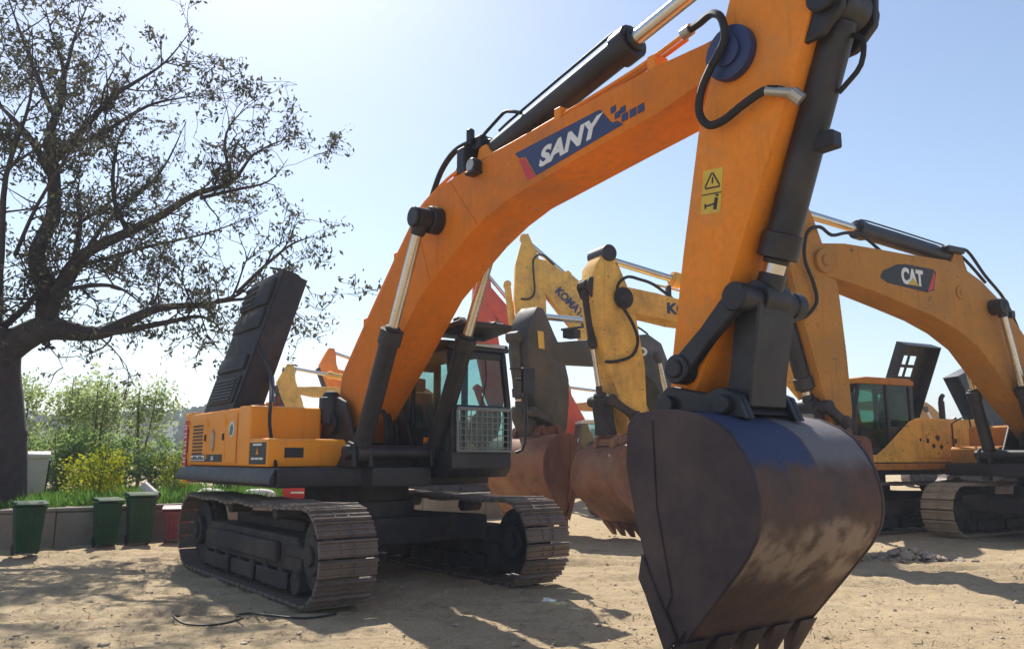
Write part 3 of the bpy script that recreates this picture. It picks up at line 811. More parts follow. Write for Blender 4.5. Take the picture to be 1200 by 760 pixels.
# red vertical lettering on the counterweight flank
vs = side_panel('warning_strip', -2.96, -2.76, 1.30, 2.12, 'redprint', y=-1.523, t=-.006, bev=0)
for k in range(6):
    b = MB(); z = 1.36 + k * .125
    b.box(-2.92, -2.80, -1.5335, -1.5295, z, z + .022); b.box(-2.92, -2.80, -1.5335, -1.5295, z + .052, z + .072); b.box(-2.87, -2.85, -1.5335, -1.5295, z + .024, z + .050)
    b.build('strip_character', M['white'], vs)
# black safety label on the tool box flank
lb = side_panel('safety_label', .09, .66, 1.475, 1.74, 'blackprint', y=-1.546, t=-.004, bev=0)
b = MB(); b.prism([(.33, 1.59), (.43, 1.59), (.38, 1.68)], -1.5545, -1.5505); b.build('label_triangle', M['orange'], lb)
for k, (xa, xb, z) in enumerate(((.17, .30, 1.53), (.32, .43, 1.53), (.45, .58, 1.53), (.22, .52, 1.70))):
    b = MB(); b.box(xa, xb, -1.5545, -1.5505, z, z + .026); b.build('label_text', M['white'], lb)
b = MB(); b.box(.7205, .727, -1.34, -1.10, 1.555, 1.675); gr = b.build('front_grille', M['blackprint'], EX)
for k in range(3):
    b = MB(); b.box(.7275, .733, -1.33, -1.11, 1.57 + k * .035, 1.585 + k * .035); b.build('slat', M['black'], gr)
# raised engine cover, hinged on the right edge and leaning back towards the cab
def raised_hood(root, mat_, xr, xf, y0, z0, L, ang, th, holes=False, sgn=-1):
    """hinge line along x at (y0,z0); leans towards +y*(-sgn)... ang from vertical"""
    a = R(ang); up = Vector((0, -sgn * math.sin(a), math.cos(a))); nr = Vector((0, sgn * math.cos(a), math.sin(a)))
    def P(x, l, n_): return Vector((x, y0, z0)) + up * l + nr * n_
    b = MB()
    def slab_(xa, xb, la, lb_, na, nb): b.hexa([P(xa, la, na), P(xb, la, na), P(xb, lb_, na), P(xa, lb_, na), P(xa, la, nb), P(xb, la, nb), P(xb, lb_, nb), P(xa, lb_, nb)])
    h = len(holes) if holes else 0
    if not holes: slab_(xr, xf, 0, L, -.03, 0)
    else:
        xs_ = [xr] + [q for hx in holes[0] for q in hx] + [xf]; ls = [0] + [q for hl in holes[1] for q in hl] + [L]
        for i in range(len(xs_) - 1):
            for j in range(len(ls) - 1):
                if not (i % 2 and j % 2): slab_(xs_[i], xs_[i + 1], ls[j], ls[j + 1], -.03, 0)
    slab_(xr, xr + .03, 0, L, -th, -.03); slab_(xf - .03, xf, 0, L, -th, -.03)
    slab_(xr + .03, xf - .03, L - .03, L, -th, -.03); slab_(xr + .03, xf - .03, 0, .03, -th, -.03)
    o = b.build('engine_hood', mat_, root, .03, 2)
    return o, P
hd, HP = raised_hood(EX, M['hoodblack'], -2.86, -1.48, -1.28, 2.25, 2.25, 17, .42)
for la, lb_, hh, nm in ((.1, .52, .03, 'vent_panel'), (.62, .86, .05, 'raised_panel'), (1.3, 1.62, .045, 'raised_panel'), (1.68, 2.12, .06, 'raised_panel')):
    b = MB(); q = [HP(x, l, n_) for n_ in (0.002, hh) for x, l in ((-2.76, la), (-1.58, la), (-1.58, lb_), (-2.76, lb_))]
    b.hexa(q); pn = b.build(nm, M['hoodblack'], hd, .018, 2)
    if nm == 'vent_panel':
        for k in range(7):
            b = MB(); l = la + .04 + k * .052
            b.hexa([HP(x, ll, n_) for n_ in (hh + .001, hh + .018) for x, ll in ((-2.66, l), (-1.68, l), (-1.68, l + .025), (-2.66, l + .025))]); b.build('vent_slat', M['black'], hd)
for k in range(4):
    b = MB(); l = 1.72 + k * .1
    b.hexa([HP(x, ll, n_) for n_ in (.061, .085) for x, ll in ((-2.72, l), (-2.2, l), (-2.2, l + .05), (-2.72, l + .05))]); b.build('rib', M['hoodblack'], hd)
b = MB(); b.tube([(-1.45, -.98, 3.25), (-1.2, -1.0, 3.05), (-.5, -1.12, 2.72), (.075, -1.30, 2.30), (.40, -1.42, 1.95), (.745, -1.45, 1.46)], .022, 8, 3); b.build('cover_stay', M['rubber'], EX)
b = MB(); b.cyl((-1.5, -.72, 2.75), (-.35, -1.1, 2.24), .025, n=10); b.cyl((-1.5, -.72, 2.75), (-1.0, -.885, 2.53), .04, n=10); b.build('gas_spring', M['black'], EX)
b = MB(); b.box(-1.3, -.9, -1.1, -.75, 2.211, 2.30); b.cyl((-.95, -.85, 2.21), (-.95, -.85, 2.42), .06, n=12); b.build('hinge_block', M['rust'], EX, .01, 1)
b = MB(); b.cyl((.0, -.43, 2.0), (.0, -.43, 2.36), .16, n=20); b.cyl((.0, -.43, 2.36), (.0, -.43, 2.44), .13, .09, n=20); b.build('air_cleaner', M['black'], EX, .02, 2)
# cab fittings
b = MB()
for k in range(10): y = .62 + k * .0845; b.cyl((1.60, y, 1.66), (1.60, y, 2.16), .008, n=6)
for k in range(7): z = 1.68 + k * .08; b.cyl((1.605, .60, z), (1.605, 1.40, z), .008, n=6)
b.cyl((1.60, .58, 2.18), (1.60, 1.44, 2.18), .022, n=8); b.cyl((1.60, .58, 1.64), (1.60, 1.44, 1.64), .018, n=8)
b.cyl((1.60, .585, 1.64), (1.60, .585, 2.18), .016, n=8); b.cyl((1.60, 1.43, 1.64), (1.60, 1.43, 2.18), .016, n=8)
b.build('guard_grille', M['mesh'], cb)
b = MB(); b.prism([(1.2, 3.13), (1.85, 3.20), (1.87, 3.28), (1.2, 3.24)], .42, 1.26); b.build('sun_visor', M['black'], cb, .012, 1)
for y in (.62, 1.22):
    b = MB(); b.box(1.5, 1.62, y - .07, y + .07, 3.26, 3.36); wl = b.build('work_light', M['black'], cb, .015, 1)
    b = MB(); b.box(1.621, 1.63, y - .055, y + .055, 3.275, 3.345); b.build('lamp_lens', M['whitepart'], wl)
b = MB(); b.tube([(.7, .45, 3.15), (1.0, .42, 3.3), (1.3, .45, 3.22)], .03, 7, 3); b.tube([(.5, .5, 3.12), (.75, .38, 3.36), (1.1, .5, 3.3)], .022, 7, 3); b.build('cable_loom', M['rubber'], cb)
b = MB(); b.box(1.44, 1.5, .62, 1.40, 3.02, 3.055); b.build('roof_strip', M['whitepart'], cb)
mirror(cb, (1.5, 1.48, 2.75), (1.68, 1.66, 2.62), (.03, .20, .34))
b = MB(); b.tube([(1.58, 1.52, 2.6), (1.66, 1.62, 2.5), (1.66, 1.62, 1.75), (1.58, 1.52, 1.62)], .02, 7, 3); b.build('handrail', M['black'], cb)
b = MB(); b.box(.96, 1.02, .455, .60, 1.46, 1.82); b.build('corner_plate', M['orange'], EX, .01, 1)
# boom
BS = [(-.14, 2.14, .22, 1.75, .28), (.01, 2.66, .62, 2.16, .295), (.95, 3.54, 1.31, 2.74, .295), (1.82, 4.37, 2.13, 3.46, .295), (2.12, 4.57, 2.62, 3.72, .295), (2.41, 4.68, 3.05, 3.94, .295), (2.85, 4.73, 3.45, 4.09, .295), (3.3, 4.76, 3.85, 4.19, .295), (4.14, 4.78, 4.45, 4.25, .295), (5.22, 4.81, 5.25, 4.33, .295), (5.9, 4.82, 5.92, 4.39, .29), (6.42, 4.81, 6.42, 4.50, .27), (6.66, 4.82, 6.72, 4.55, .255), (6.83, 4.79, 6.86, 4.58, .25)]
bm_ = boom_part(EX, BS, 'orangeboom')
for sgn in (-1, 1):
    b = MB(); b.cyl((2.5, sgn * .296, 4.27), (2.5, sgn * .44, 4.27), .16, n=20); b.cyl((2.5, sgn * .44, 4.27), (2.5, sgn * .64, 4.27), .09, n=16); b.cyl((2.5, sgn * .62, 4.27), (2.5, sgn * .66, 4.27), .12, n=16)
    b.build('pin_boss', M['black'], bm_, .01, 1)
    hyd(EX, 'boom_cylinder', (1.12, 1.62), (2.5, 4.27), .53, .115, .065, 'black', y=sgn * .53, eye=.08)
# decals on the boom flank
Y0 = -.2952
lg = slab(bm_, 'logo_panel', M['blue'], [(3.97, 4.645), (4.04, 4.575), (4.15, 4.555), (4.32, 4.31), (5.54, 4.43), (5.47, 4.485), (5.40, 4.49), (5.25, 4.67)], Y0, -.004)
slab(lg, 'logo_stroke', M['redprint'], [(4.04, 4.56), (4.135, 4.54), (4.30, 4.305), (4.18, 4.30)], Y0, -.004)
text('SANY', .19, M['white'], lg, (4.37, Y0 - .0045, 4.37), (1, 0, .075), (-.02, 0, 1), bold=.045, shear=.28, width=.93, spacing=1.02)
for q in ((5.42, 4.61), (5.54, 4.565), (5.47, 4.54), (5.56, 4.49), (5.66, 4.495), (5.755, 4.50)):
    w_ = .032 if q[1] > 4.52 else .038
    slab(lg, 'logo_square', M['blue'], [(q[0] - w_, q[1] - w_), (q[0] + w_, q[1] - w_ + .005), (q[0] + w_, q[1] + w_), (q[0] - w_, q[1] + w_ - .005)], Y0, -.004)
# pipes on top of the boom
for y, off in ((-.22, 0.0), (-.13, .02), (.2, 0.0)):
    b = MB()
    b.tube([(-.02, y, 2.75), (.6, y, 3.36), (1.78, y, 4.45), (2.2, y, 4.68), (2.8, y, 4.83 + off), (3.5, y, 4.81 + off), (4.6, y, 4.85 + off), (5.6, y, 4.92 + off), (6.15, y, 5.0 + off)], .021, 7, 3)
    b.build('hydraulic_pipe', M['orange'], bm_)
for x, z in ((.6, 3.24), (1.4, 3.98), (4.6, 4.785), (5.85, 4.81)):
    b = MB(); b.box(x - .05, x + .05, -.26, -.09, z - .02, z + .15); b.build('pipe_clamp', M['orange'], bm_, .01, 1)
b = MB()
b.tube([(2.15, -.2, 4.64), (2.4, -.22, 4.92), (2.75, -.25, 5.06), (3.05, -.2, 5.1)], .035, 8, 4)
b.tube([(2.35, -.05, 4.62), (2.6, -.08, 4.95), (2.9, -.1, 5.1), (3.15, -.1, 5.14)], .035, 8, 4)
b.tube([(3.1, -.16, 5.1), (3.5, -.16, 5.24), (3.65, -.16, 5.26), (3.85, -.12, 5.18)], .02, 7, 2)
b.build('boom_hose', M['rubber'], bm_)
b = MB(); b.box(2.86, 3.02, -.30, -.05, 4.72, 5.04); b.box(2.92, 3.16, -.18, .12, 5.0, 5.16); b.cyl((3.0, -.2, 5.1), (3.0, -.2, 5.26), .05, n=10); b.build('valve_block', M['black'], bm_, .015, 1)
b = MB(); b.cyl((3.30, -.297, 4.70), (3.30, -.40, 4.70), .085, n=16); b.box(3.21, 3.39, -.42, -.297, 4.60, 4.64); wl = b.build('work_light', M['black'], bm_, .01, 1)
b = MB(); b.cyl((3.30, -.402, 4.70), (3.30, -.41, 4.70), .07, n=16); b.build('lamp_lens', M['zinc'], wl)
b = MB()
for y in (-.16, .11): b.prism([(3.0, 4.70), (3.5, 4.70), (3.25, 5.02), (3.12, 5.02)], y, y + .05)
b.build('cylinder_lug', M['orange'], bm_, .01, 1)
for tp_, bt_ in (((1.95, 4.44), (2.32, 3.58)), ((2.72, 4.70), (3.28, 4.06))):
    b = MB(); b.cyl((tp_[0], -.297, tp_[1]), (bt_[0], -.297, bt_[1]), .009, n=6); b.build('weld_seam', M['orangeboom'], bm_)
hyd(EX, 'arm_cylinder', (3.18, 4.95), (6.94, 5.66), .585, .14, .075, 'black', y=0, eye=.1, tubeoff=1)
# arm
AS = [(6.80, 5.80, 7.06, 5.80, .2), (6.72, 5.45, 7.25, 5.45, .262), (6.69, 5.07, 7.47, 5.0, .262), (6.52, 4.62, 7.38, 4.66, .262), (6.35, 4.17, 7.19, 4.2, .262), (6.13, 3.13, 6.73, 3.2, .262), (5.98, 2.3, 6.35, 2.32, .262), (5.94, 1.98, 6.16, 1.98, .25)]
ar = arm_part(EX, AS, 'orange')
b = MB()
for sgn in (-1, 1): b.cyl((6.71, sgn * .264, 4.6), (6.71, sgn * .34, 4.6), .215, n=28); b.cyl((6.71, sgn * .34, 4.6), (6.71, sgn * .37, 4.6), .12, n=20)
b.build('pin_cover', M['blue'], ar, .015, 2)
dc = slab(ar, 'warning_label', M['yellowprint'], [(6.375, 3.765), (6.565, 3.745), (6.52, 3.395), (6.33, 3.42)], -.2625, -.003)
def stroke(nm, par, m, a, c, wd, y, t):
    a, c = Vector(a), Vector(c); e = (c - a).normalized(); n_ = Vector((-e.y, e.x)) * wd / 2
    return slab(par, nm, m, [tuple(a - n_), tuple(c - n_), tuple(c + n_), tuple(a + n_)], y, t)
for a, c in (((6.385, 3.615), (6.525, 3.60)), ((6.526, 3.61), (6.465, 3.725)), ((6.455, 3.725), (6.383, 3.625)), ((6.458, 3.64), (6.462, 3.69))): stroke('label_symbol', dc, M['blackprint'], a, c, .012, -.266, -.003)
slab(dc, 'label_symbol', M['blackprint'], [(6.35, 3.575), (6.54, 3.555), (6.538, 3.547), (6.349, 3.567)], -.266, -.003)
for a, c, wd in (((6.49, 3.52), (6.47, 3.43), .03), ((6.38, 3.475), (6.47, 3.475), .014), ((6.38, 3.455), (6.38, 3.495), .014), ((6.495, 3.53), (6.50, 3.545), .03)): stroke('label_symbol', dc, M['blackprint'], a, c, wd, -.266, -.003)
b = MB(); b.tube([(6.28, -.27, 4.99), (6.42, -.30, 4.98), (6.60, -.36, 4.96), (6.72, -.40, 4.84), (6.73, -.40, 4.66), (6.62, -.42, 4.5)], .032, 9, 4)
b.tube([(6.62, -.42, 4.5), (6.50, -.40, 4.36), (6.45, -.38, 4.2), (6.52, -.37, 4.07), (6.66, -.36, 4.06), (6.86, -.35, 4.13), (7.05, -.33, 4.17), (7.22, -.29, 4.08)], .032, 9, 4)
b.build('arm_hose', M['rubber'], ar)
b = MB(); b.cyl((6.22, -.26, 4.985), (6.31, -.27, 4.99), .05, n=12); b.build('hose_fitting', M['zinc'], ar)
b = MB(); b.cyl((7.03, -.335, 4.165), (7.22, -.295, 4.09), .036, n=10); b.cyl((7.21, -.30, 4.095), (7.26, -.26, 4.03), .05, n=10); b.build('hose_fitting', M['zinc'], ar)
b = MB()
for y in (-.24, .18): b.prism([(7.2, 4.45), (7.36, 4.95), (7.47, 5.0), (7.62, 4.86), (7.6, 4.6), (7.44, 4.46)], y, y + .06)
b.cyl((7.47, -.30, 4.72), (7.47, .30, 4.72), .115, n=18)
b.build('cylinder_lug', M['black'], ar, .012, 1)
hyd(EX, 'bucket_cylinder', (7.47, 4.72), (6.70, 2.72), .84, .125, .08, 'black', y=0, eye=.15, tubeoff=1)
b = MB(); b.box(7.16, 7.36, -.06, .06, 3.72, 3.84); b.build('pipe_bracket', M['black'], EX, .01, 1)
b = MB(); b.tube([(7.48, .02, 4.52), (7.585, .02, 4.44), (7.56, .02, 4.26), (7.44, .02, 4.16), (7.38, .02, 4.12)], .02, 7, 3); b.build('cylinder_hose', M['rubber'], EX, .0, 1)
linkage(EX, (6.03, 1.93), (6.70, 2.70), (6.14, 2.22))
bucket(EX)

# ------------------------------------------------------------------ yellow excavator on the right, boom arching out of the frame
CT = machine('excavator', 'amber excavator at right whose boom with dark logo patch arches out of the frame', 10.17, 16.07, -61)
tracks(CT, R(3), ind=(True, False), sm='dustysteel', dx=-1.2)
upper(CT, 'amber', hood='closed', hoodmat='black', roofmat='amber', cab_kw=dict(y0=.53, y1=1.47))
for o_ in CT.children:
    if not o_.name.startswith(('track', 'undercarriage')): o_.location.x = -.5
    if o_.name.startswith('undercarriage'): o_.location.x = -.8
CB = [(-.62, 2.2, -.2, 1.75, .28), (-.35, 2.85, .25, 2.2, .30), (.25, 3.75, .8, 2.6, .30), (1.04, 4.48, 1.45, 3.15, .30), (1.67, 4.85, 1.95, 3.58, .30), (2.3, 5.08, 2.55, 3.85, .30), (2.67, 5.13, 3.2, 4.04, .30), (3.89, 5.10, 4.02, 4.20, .30), (4.57, 5.10, 4.89, 4.36, .30), (5.44, 5.09, 5.6, 4.45, .29), (6.05, 5.02, 6.1, 4.50, .262), (6.30, 4.98, 6.34, 4.62, .262)]
cbm = boom_part(CT, CB, 'amber')
CA = [(6.25, 5.75, 6.5, 5.75, .22), (6.12, 5.45, 6.62, 5.45, .26), (5.9, 4.95, 6.78, 4.85, .26), (5.62, 4.35, 6.62, 4.15, .26), (5.52, 3.2, 6.32, 3.2, .26), (5.48, 2.3, 6.05, 2.3, .26), (5.55, 1.95, 5.98, 1.95, .25)]
ca = arm_part(CT, CA, 'amber')
for sgn in (-1, 1):
    hyd(CT, 'boom_cylinder', (.62, 1.62), (1.42, 4.35), .44, .115, .065, 'black', y=sgn * .47, eye=.09)
    b = MB(); b.cyl((1.42, sgn * .301, 4.35), (1.42, sgn * .56, 4.35), .15, n=18); b.build('pin_boss', M['black'], cbm, .01, 1)
    b = MB(); b.cyl((2.36, sgn * .301, 4.55), (2.36, sgn * .325, 4.55), .13, n=20); b.cyl((2.36, sgn * .325, 4.55), (2.36, sgn * .345, 4.55), .055, n=16); b.build('plug_disc', M['amber'], cbm, .008, 1)
    b = MB(); b.cyl((5.98, sgn * .27, 4.72), (5.98, sgn * .34, 4.72), .20, n=24); b.cyl((5.98, sgn * .34, 4.72), (5.98, sgn * .37, 4.72), .09, n=16); b.build('pin_cover', M['amber'], ca, .012, 1)
hyd(CT, 'arm_cylinder', (2.05, 5.30), (6.35, 5.62), .62, .14, .075, 'black', y=0, eye=.1, tubeoff=1)
b = MB()
for y in (-.16, .11): b.prism([(1.75, 4.85), (2.4, 5.06), (2.2, 5.36), (1.98, 5.36)], y, y + .05)
b.build('cylinder_lug', M['amber'], cbm, .01, 1)
hyd(CT, 'bucket_cylinder', (6.98, 5.0), (6.15, 2.36), .88, .13, .07, 'black', y=0, eye=.15)
b = MB()
for y in (-.2, .15): b.prism([(6.6, 4.75), (6.62, 5.1), (6.98, 5.16), (7.10, 5.0), (6.9, 4.75)], y, y + .05)
b.build('cylinder_lug', M['amber'], ca, .01, 1)
pn = slab(cbm, 'logo_panel', M['blackprint'], [(4.60, 4.60), (4.52, 4.72), (4.15, 4.87), (3.92, 4.91), (3.12, 4.905), (3.04, 4.86), (3.14, 4.52), (3.34, 4.455), (4.42, 4.52)], .3002, .004)
slab(pn, 'logo_edge', M['redprint'], [(3.11, 4.86), (3.08, 4.79), (3.16, 4.54), (3.33, 4.475), (3.24, 4.62)], .3045, .003)
text('CAT', .30, M['white'], pn, (4.03, .3046, 4.545), (-1, 0, 0), (0, 0, 1), bold=.05, width=.60, depth=.003)
slab(pn, 'logo_triangle', M['yellowprint'], [(3.87, 4.545), (3.56, 4.545), (3.72, 4.68)], .309, .004)
b = MB(); b.tube([(4.4, .2, 5.11), (4.9, .22, 5.32), (5.3, .24, 5.30), (5.7, .26, 5.20), (6.1, .36, 5.26), (6.42, .38, 5.12), (6.50, .36, 4.7), (6.30, .34, 4.3), (6.25, .33, 4.0), (6.5, .31, 3.75), (6.75, .29, 3.7)], .03, 8, 4); b.build('arm_hose', M['rubber'], ca)
b = MB(); b.tube([(2.2, .2, 5.36), (1.9, .22, 5.42), (1.4, .22, 5.0), (.8, .22, 4.55), (.3, .2, 3.8)], .03, 8, 4); b.tube([(2.6, .1, 5.36), (2.2, .05, 5.48), (1.7, .05, 5.3), (1.2, .1, 4.9)], .03, 8, 4); b.build('boom_hose', M['rubber'], cbm)
b = MB(); b.box(2.0, 2.5, -.1, .25, 5.34, 5.46); b.build('valve_block', M['black'], cbm, .02, 1)
b = MB(); b.cyl((.95, .301, 4.25), (.95, .36, 4.25), .03, n=8); b.box(.9, 1.02, .36, .44, 4.18, 4.32); b.build('work_light', M['black'], cbm, .01, 1)
linkage(CT, (5.78, 1.93), (6.15, 2.34), (5.78, 2.1), lm='frame')
bucket(CT, dx=-.25, dz=.0, sidemat='rust', shellmat='rust2', toothmat='rust')


# ------------------------------------------------------------------ yellow excavator behind it, cab visible under the arch
KB = machine('excavator', 'ochre excavator with cab below the arched boom and a rusty bucket on the ground', 7.88, 19.13, -63)
tracks(KB, 0.0, ind=(False, False))
upper(KB, 'ochre', hood='open', hoodmat='black', glass='greenglass', roofmat='amber', bodytop=2.42, cwmat='black', cab_kw=dict(y0=.5, y1=1.47, z0=1.42, z1=3.22, sloped=.2))
# curved side skirt under the cab and doors along the left flank
b = MB(); b.prism([(-2.60, 1.46), (1.45, 1.46), (1.45, 1.62), (1.0, 1.62), (.72, 1.78), (.25, 2.10), (-.1, 2.34), (-.38, 2.42), (-2.60, 2.42)], 1.502, 1.535); b.build('side_skirt', M['ochre'], KB, .012, 1)
for k in range(2):
    b = MB(); x = -2.3 + k * .95; b.box(x, x + .86, 1.537, 1.552, 1.55, 2.36); dr = b.build('door', M['ochre'], KB, .006, 1)
    b = MB(); b.box(x + .72, x + .78, 1.553, 1.575, 1.88, 1.98); b.build('door_handle', M['black'], dr)
b = MB()
for x, z, q in ((-.95, 2.0, .09), (-1.06, 1.80, .07), (-.80, 1.82, .07), (-.4, 1.95, .05)):
    b = MB(); b.prism([(x - q, z), (x, z - q), (x + q, z), (x, z + q * .8)], 1.5525 if x < -.5 else 1.5355, 1.556 if x < -.5 else 1.539); b.build('worn_sticker', M['blackprint'], KB)
b = MB(); b.box(-2.7, 1.5, 1.536, 1.56, 1.30, 1.44); b.build('side_sill', M['amber'], KB, .012, 1)
hd, HP = raised_hood(KB, M['black'], -2.35, -1.1, -.25, 2.42, 2.05, 24, .3, holes=([(-1.95, -1.72), (-1.64, -1.42)], [(1.2, 1.42), (1.5, 1.72)]))
hd.name = 'engine_hood'
KS = [(-.12, 2.3, .2, 1.85, .28), (.0, 2.8, .6, 2.25, .295), (.95, 3.65, 1.31, 2.9, .295), (1.82, 4.48, 2.13, 3.65, .295), (2.41, 4.82, 3.05, 4.12, .295), (3.3, 4.86, 3.85, 4.26, .295), (5.0, 4.79, 5.05, 4.30, .295), (5.66, 4.88, 5.7, 4.38, .29), (6.40, 4.95, 6.3, 4.42, .262), (6.62, 4.88, 6.62, 4.55, .262)]
kbm = boom_part(KB, KS, 'ochre')
KA_ = [(6.66, 5.72, 6.88, 5.66, .22), (6.60, 5.45, 7.12, 5.30, .25), (6.36, 4.96, 7.17, 4.62, .25), (6.17, 4.37, 7.10, 4.15, .25), (5.98, 3.35, 6.84, 3.29, .25), (5.96, 2.3, 6.45, 2.3, .25), (6.02, 2.0, 6.4, 2.0, .24)]
ka = arm_part(KB, KA_, 'ochre')
for sgn in (-1, 1):
    hyd(KB, 'boom_cylinder', (1.12, 1.62), (2.5, 4.37), .55, .115, .065, 'ochre', y=sgn * .53, eye=.08)
    b = MB(); b.cyl((6.5, sgn * .27, 4.7), (6.5, sgn * .34, 4.7), .22, n=24); b.cyl((6.5, sgn * .34, 4.7), (6.5, sgn * .37, 4.7), .12, n=16); b.build('pin_cover', M['frame'], ka, .012, 1)
hyd(KB, 'arm_cylinder', (3.2, 5.02), (6.80, 5.56), .5, .14, .075, 'ochre', y=0, eye=.12)
b = MB(); b.cyl((6.8, -.3, 5.60), (6.8, .3, 5.60), .17, n=20); b.build('pin_boss', M['black'], ka, .012, 1)
hyd(KB, 'bucket_cylinder', (7.24, 4.95), (6.90, 2.75), .55, .075, .05, 'frame', y=0, eye=.13)
b = MB()
for y in (-.2, .15): b.prism([(7.02, 4.6), (7.04, 5.1), (7.22, 5.08), (7.30, 4.92), (7.2, 4.7)], y, y + .05)
b.build('cylinder_lug', M['frame'], ka, .01, 1)
b = MB(); b.tube([(5.2, .2, 4.82), (5.7, .24, 5.06), (6.1, .30, 5.12), (6.45, .36, 5.12), (6.70, .39, 4.9), (6.62, .40, 4.55), (6.36, .38, 4.2), (6.22, .36, 3.85), (6.35, .34, 3.55), (6.7, .31, 3.42), (6.95, .29, 3.4)], .032, 8, 4); b.build('arm_hose', M['rubber'], ka)
b = MB(); b.tube([(3.4, .2, 5.0), (4.6, .2, 4.97), (5.4, .2, 5.05), (5.75, .2, 5.08)], .022, 7, 3); b.build('hydraulic_pipe', M['ochre'], kbm)
for x in (4.6, 5.3): 
    b = MB(); b.box(x - .04, x + .04, .15, .25, 4.8, 5.08); b.build('pipe_clamp', M['black'], kbm)
text('KOMATSU', .24, M['blue'], kbm, (5.42, .2955, 4.47), (-1, 0, -.01), (0, 0, 1), bold=.045, width=1.75, depth=.004)
b = MB(); b.prism([(6.12, 3.55), (6.32, 3.55), (6.22, 3.72)], .2705, .274); b.build('warning_label', M['yellowprint'], ka)
linkage(KB, (6.25, 2.0), (6.86, 2.66), (6.3, 2.35), lm='frame')
bucket(KB, dx=.16, dz=.02, sc=1.0, rot=-.14, sidemat='rust2', shellmat='rust2', toothmat='rust')

# ------------------------------------------------------------------ dark grey excavator in the row
VO = machine('excavator', 'dark grey excavator with mud-stained arm and large reddish bucket behind the front cab', 4.81, 23.31, -38)
tracks(VO, 0.0, ind=(True, False))
upper(VO, 'grey', hood='closed', hoodmat='grey', cabmat='grey')
VB = [(-.12, 2.2, .2, 1.75, .28), (.0, 2.7, .6, 2.1, .3), (1.0, 4.79 - .95, 1.3, 2.85, .3), (1.6, 4.62, 2.0, 3.5, .3), (2.33, 4.79, 2.75, 3.80, .3), (4.08, 4.52, 4.11, 3.80, .3), (5.4, 4.28, 5.4, 3.72, .29), (6.33, 4.14, 6.34, 3.66, .262), (6.85, 4.08, 6.85, 3.75, .262)]
vbm = boom_part(VO, VB, 'grey')
VA = [(6.98, 4.82, 7.2, 4.82, .22), (6.9, 4.66, 7.34, 4.68, .26), (6.62, 4.3, 7.55, 4.33, .26), (6.28, 3.9, 7.62, 3.85, .26), (6.05, 3.3, 7.56, 3.5, .26), (6.05, 2.8, 7.35, 2.73, .26), (6.15, 2.2, 7.0, 2.2, .26), (6.3, 1.95, 6.85, 1.95, .25)]
va = arm_part(VO, VA, 'grey')
hyd(VO, 'arm_cylinder', (3.0, 4.98), (7.15, 4.66), .45, .14, .075, 'grey', y=0, eye=.12)
for sgn in (-1, 1): hyd(VO, 'boom_cylinder', (1.12, 1.62), (2.3, 4.2), .55, .115, .065, 'grey', y=sgn * .53, eye=.08)
hyd(VO, 'bucket_cylinder', (7.74, 4.1), (7.55, 2.55), .8, .11, .07, 'grey', y=0, eye=.15)
text('VOLVO', .24, M['white'], vbm, (5.15, .3005, 3.92), (-1, 0, .10), (0, 0, 1), bold=.04, width=2.75, depth=.004)
b = MB(); b.prism([(7.26, 4.28), (7.04, 4.28), (7.00, 3.90), (7.22, 3.90)], .2705, .274); b.build('warning_label', M['yellowprint'], va)
b = MB(); b.tube([(4.6, .2, 4.5), (5.2, .24, 4.62), (5.9, .28, 4.5), (6.4, .32, 4.4)], .03, 8, 3); b.box(5.6, 5.9, .0, .3, 4.3, 4.5); b.build('boom_hose', M['rubber'], vbm)
b = MB(); b.box(3.6, 4.3, -.1, .25, 4.62, 4.82); b.tube([(4.2, .1, 4.8), (3.5, .1, 4.98), (2.6, .1, 4.98), (2.0, .1, 4.85)], .03, 8, 3); b.build('valve_block', M['black'], vbm, .02, 1)
linkage(VO, (6.62, 1.95), (7.52, 2.52), (6.85, 2.35), lm='grey')
bucket(VO, dx=.62, dz=.18, sc=1.08, sidemat='rust', shellmat='rust2', toothmat='rust', hw=.82)

# ------------------------------------------------------------------ tall yellow excavator with its arm straight up, lettering down the boom
KT = machine('excavator', 'tall ochre excavator with steep lettered boom and arm tip highest of the back row', 5.76, 28.7, -85)
tracks(KT, 0.0, ind=(False, False))
upper(KT, 'ochre', hood='closed', hoodmat='ochre', cabmat='black')
TB = [(-.12, 2.2, .25, 1.75, .28), (.0, 2.8, .85, 2.1, .34), (.9, 4.7, 2.0, 3.2, .34), (1.5, 5.6, 2.40, 3.9, .34), (2.19, 6.45, 2.83, 4.70, .34), (3.39, 7.55, 3.42, 5.75, .34), (3.9, 7.98, 4.1, 6.6, .32), (4.6, 8.46, 4.61, 7.25, .28), (4.85, 8.5, 4.9, 7.9, .28)]
tbm = boom_part(KT, TB, 'ochre')
TA = [(5.22, 9.45, 5.36, 9.4, .2), (5.0, 8.9, 5.50, 9.0, .27), (4.75, 8.3, 5.68, 8.28, .27), (4.60, 7.07, 5.72, 7.05, .27), (4.58, 5.56, 5.45, 4.95, .27), (4.45, 3.9, 5.1, 3.85, .27), (4.4, 3.1, 4.85, 3.05, .26)]
ta = arm_part(KT, TA, 'ochre')
hyd(KT, 'arm_cylinder', (2.4, 6.75), (5.35, 9.3), .5, .15, .08, 'ochre', y=0, eye=.12)
for sgn in (-1, 1): hyd(KT, 'boom_cylinder', (1.12, 1.62), (2.3, 5.3), .55, .115, .065, 'ochre', y=sgn * .56, eye=.08)
hyd(KT, 'bucket_cylinder', (5.95, 7.6), (5.55, 4.4), .5, .12, .07, 'ochre', y=0, eye=.15)
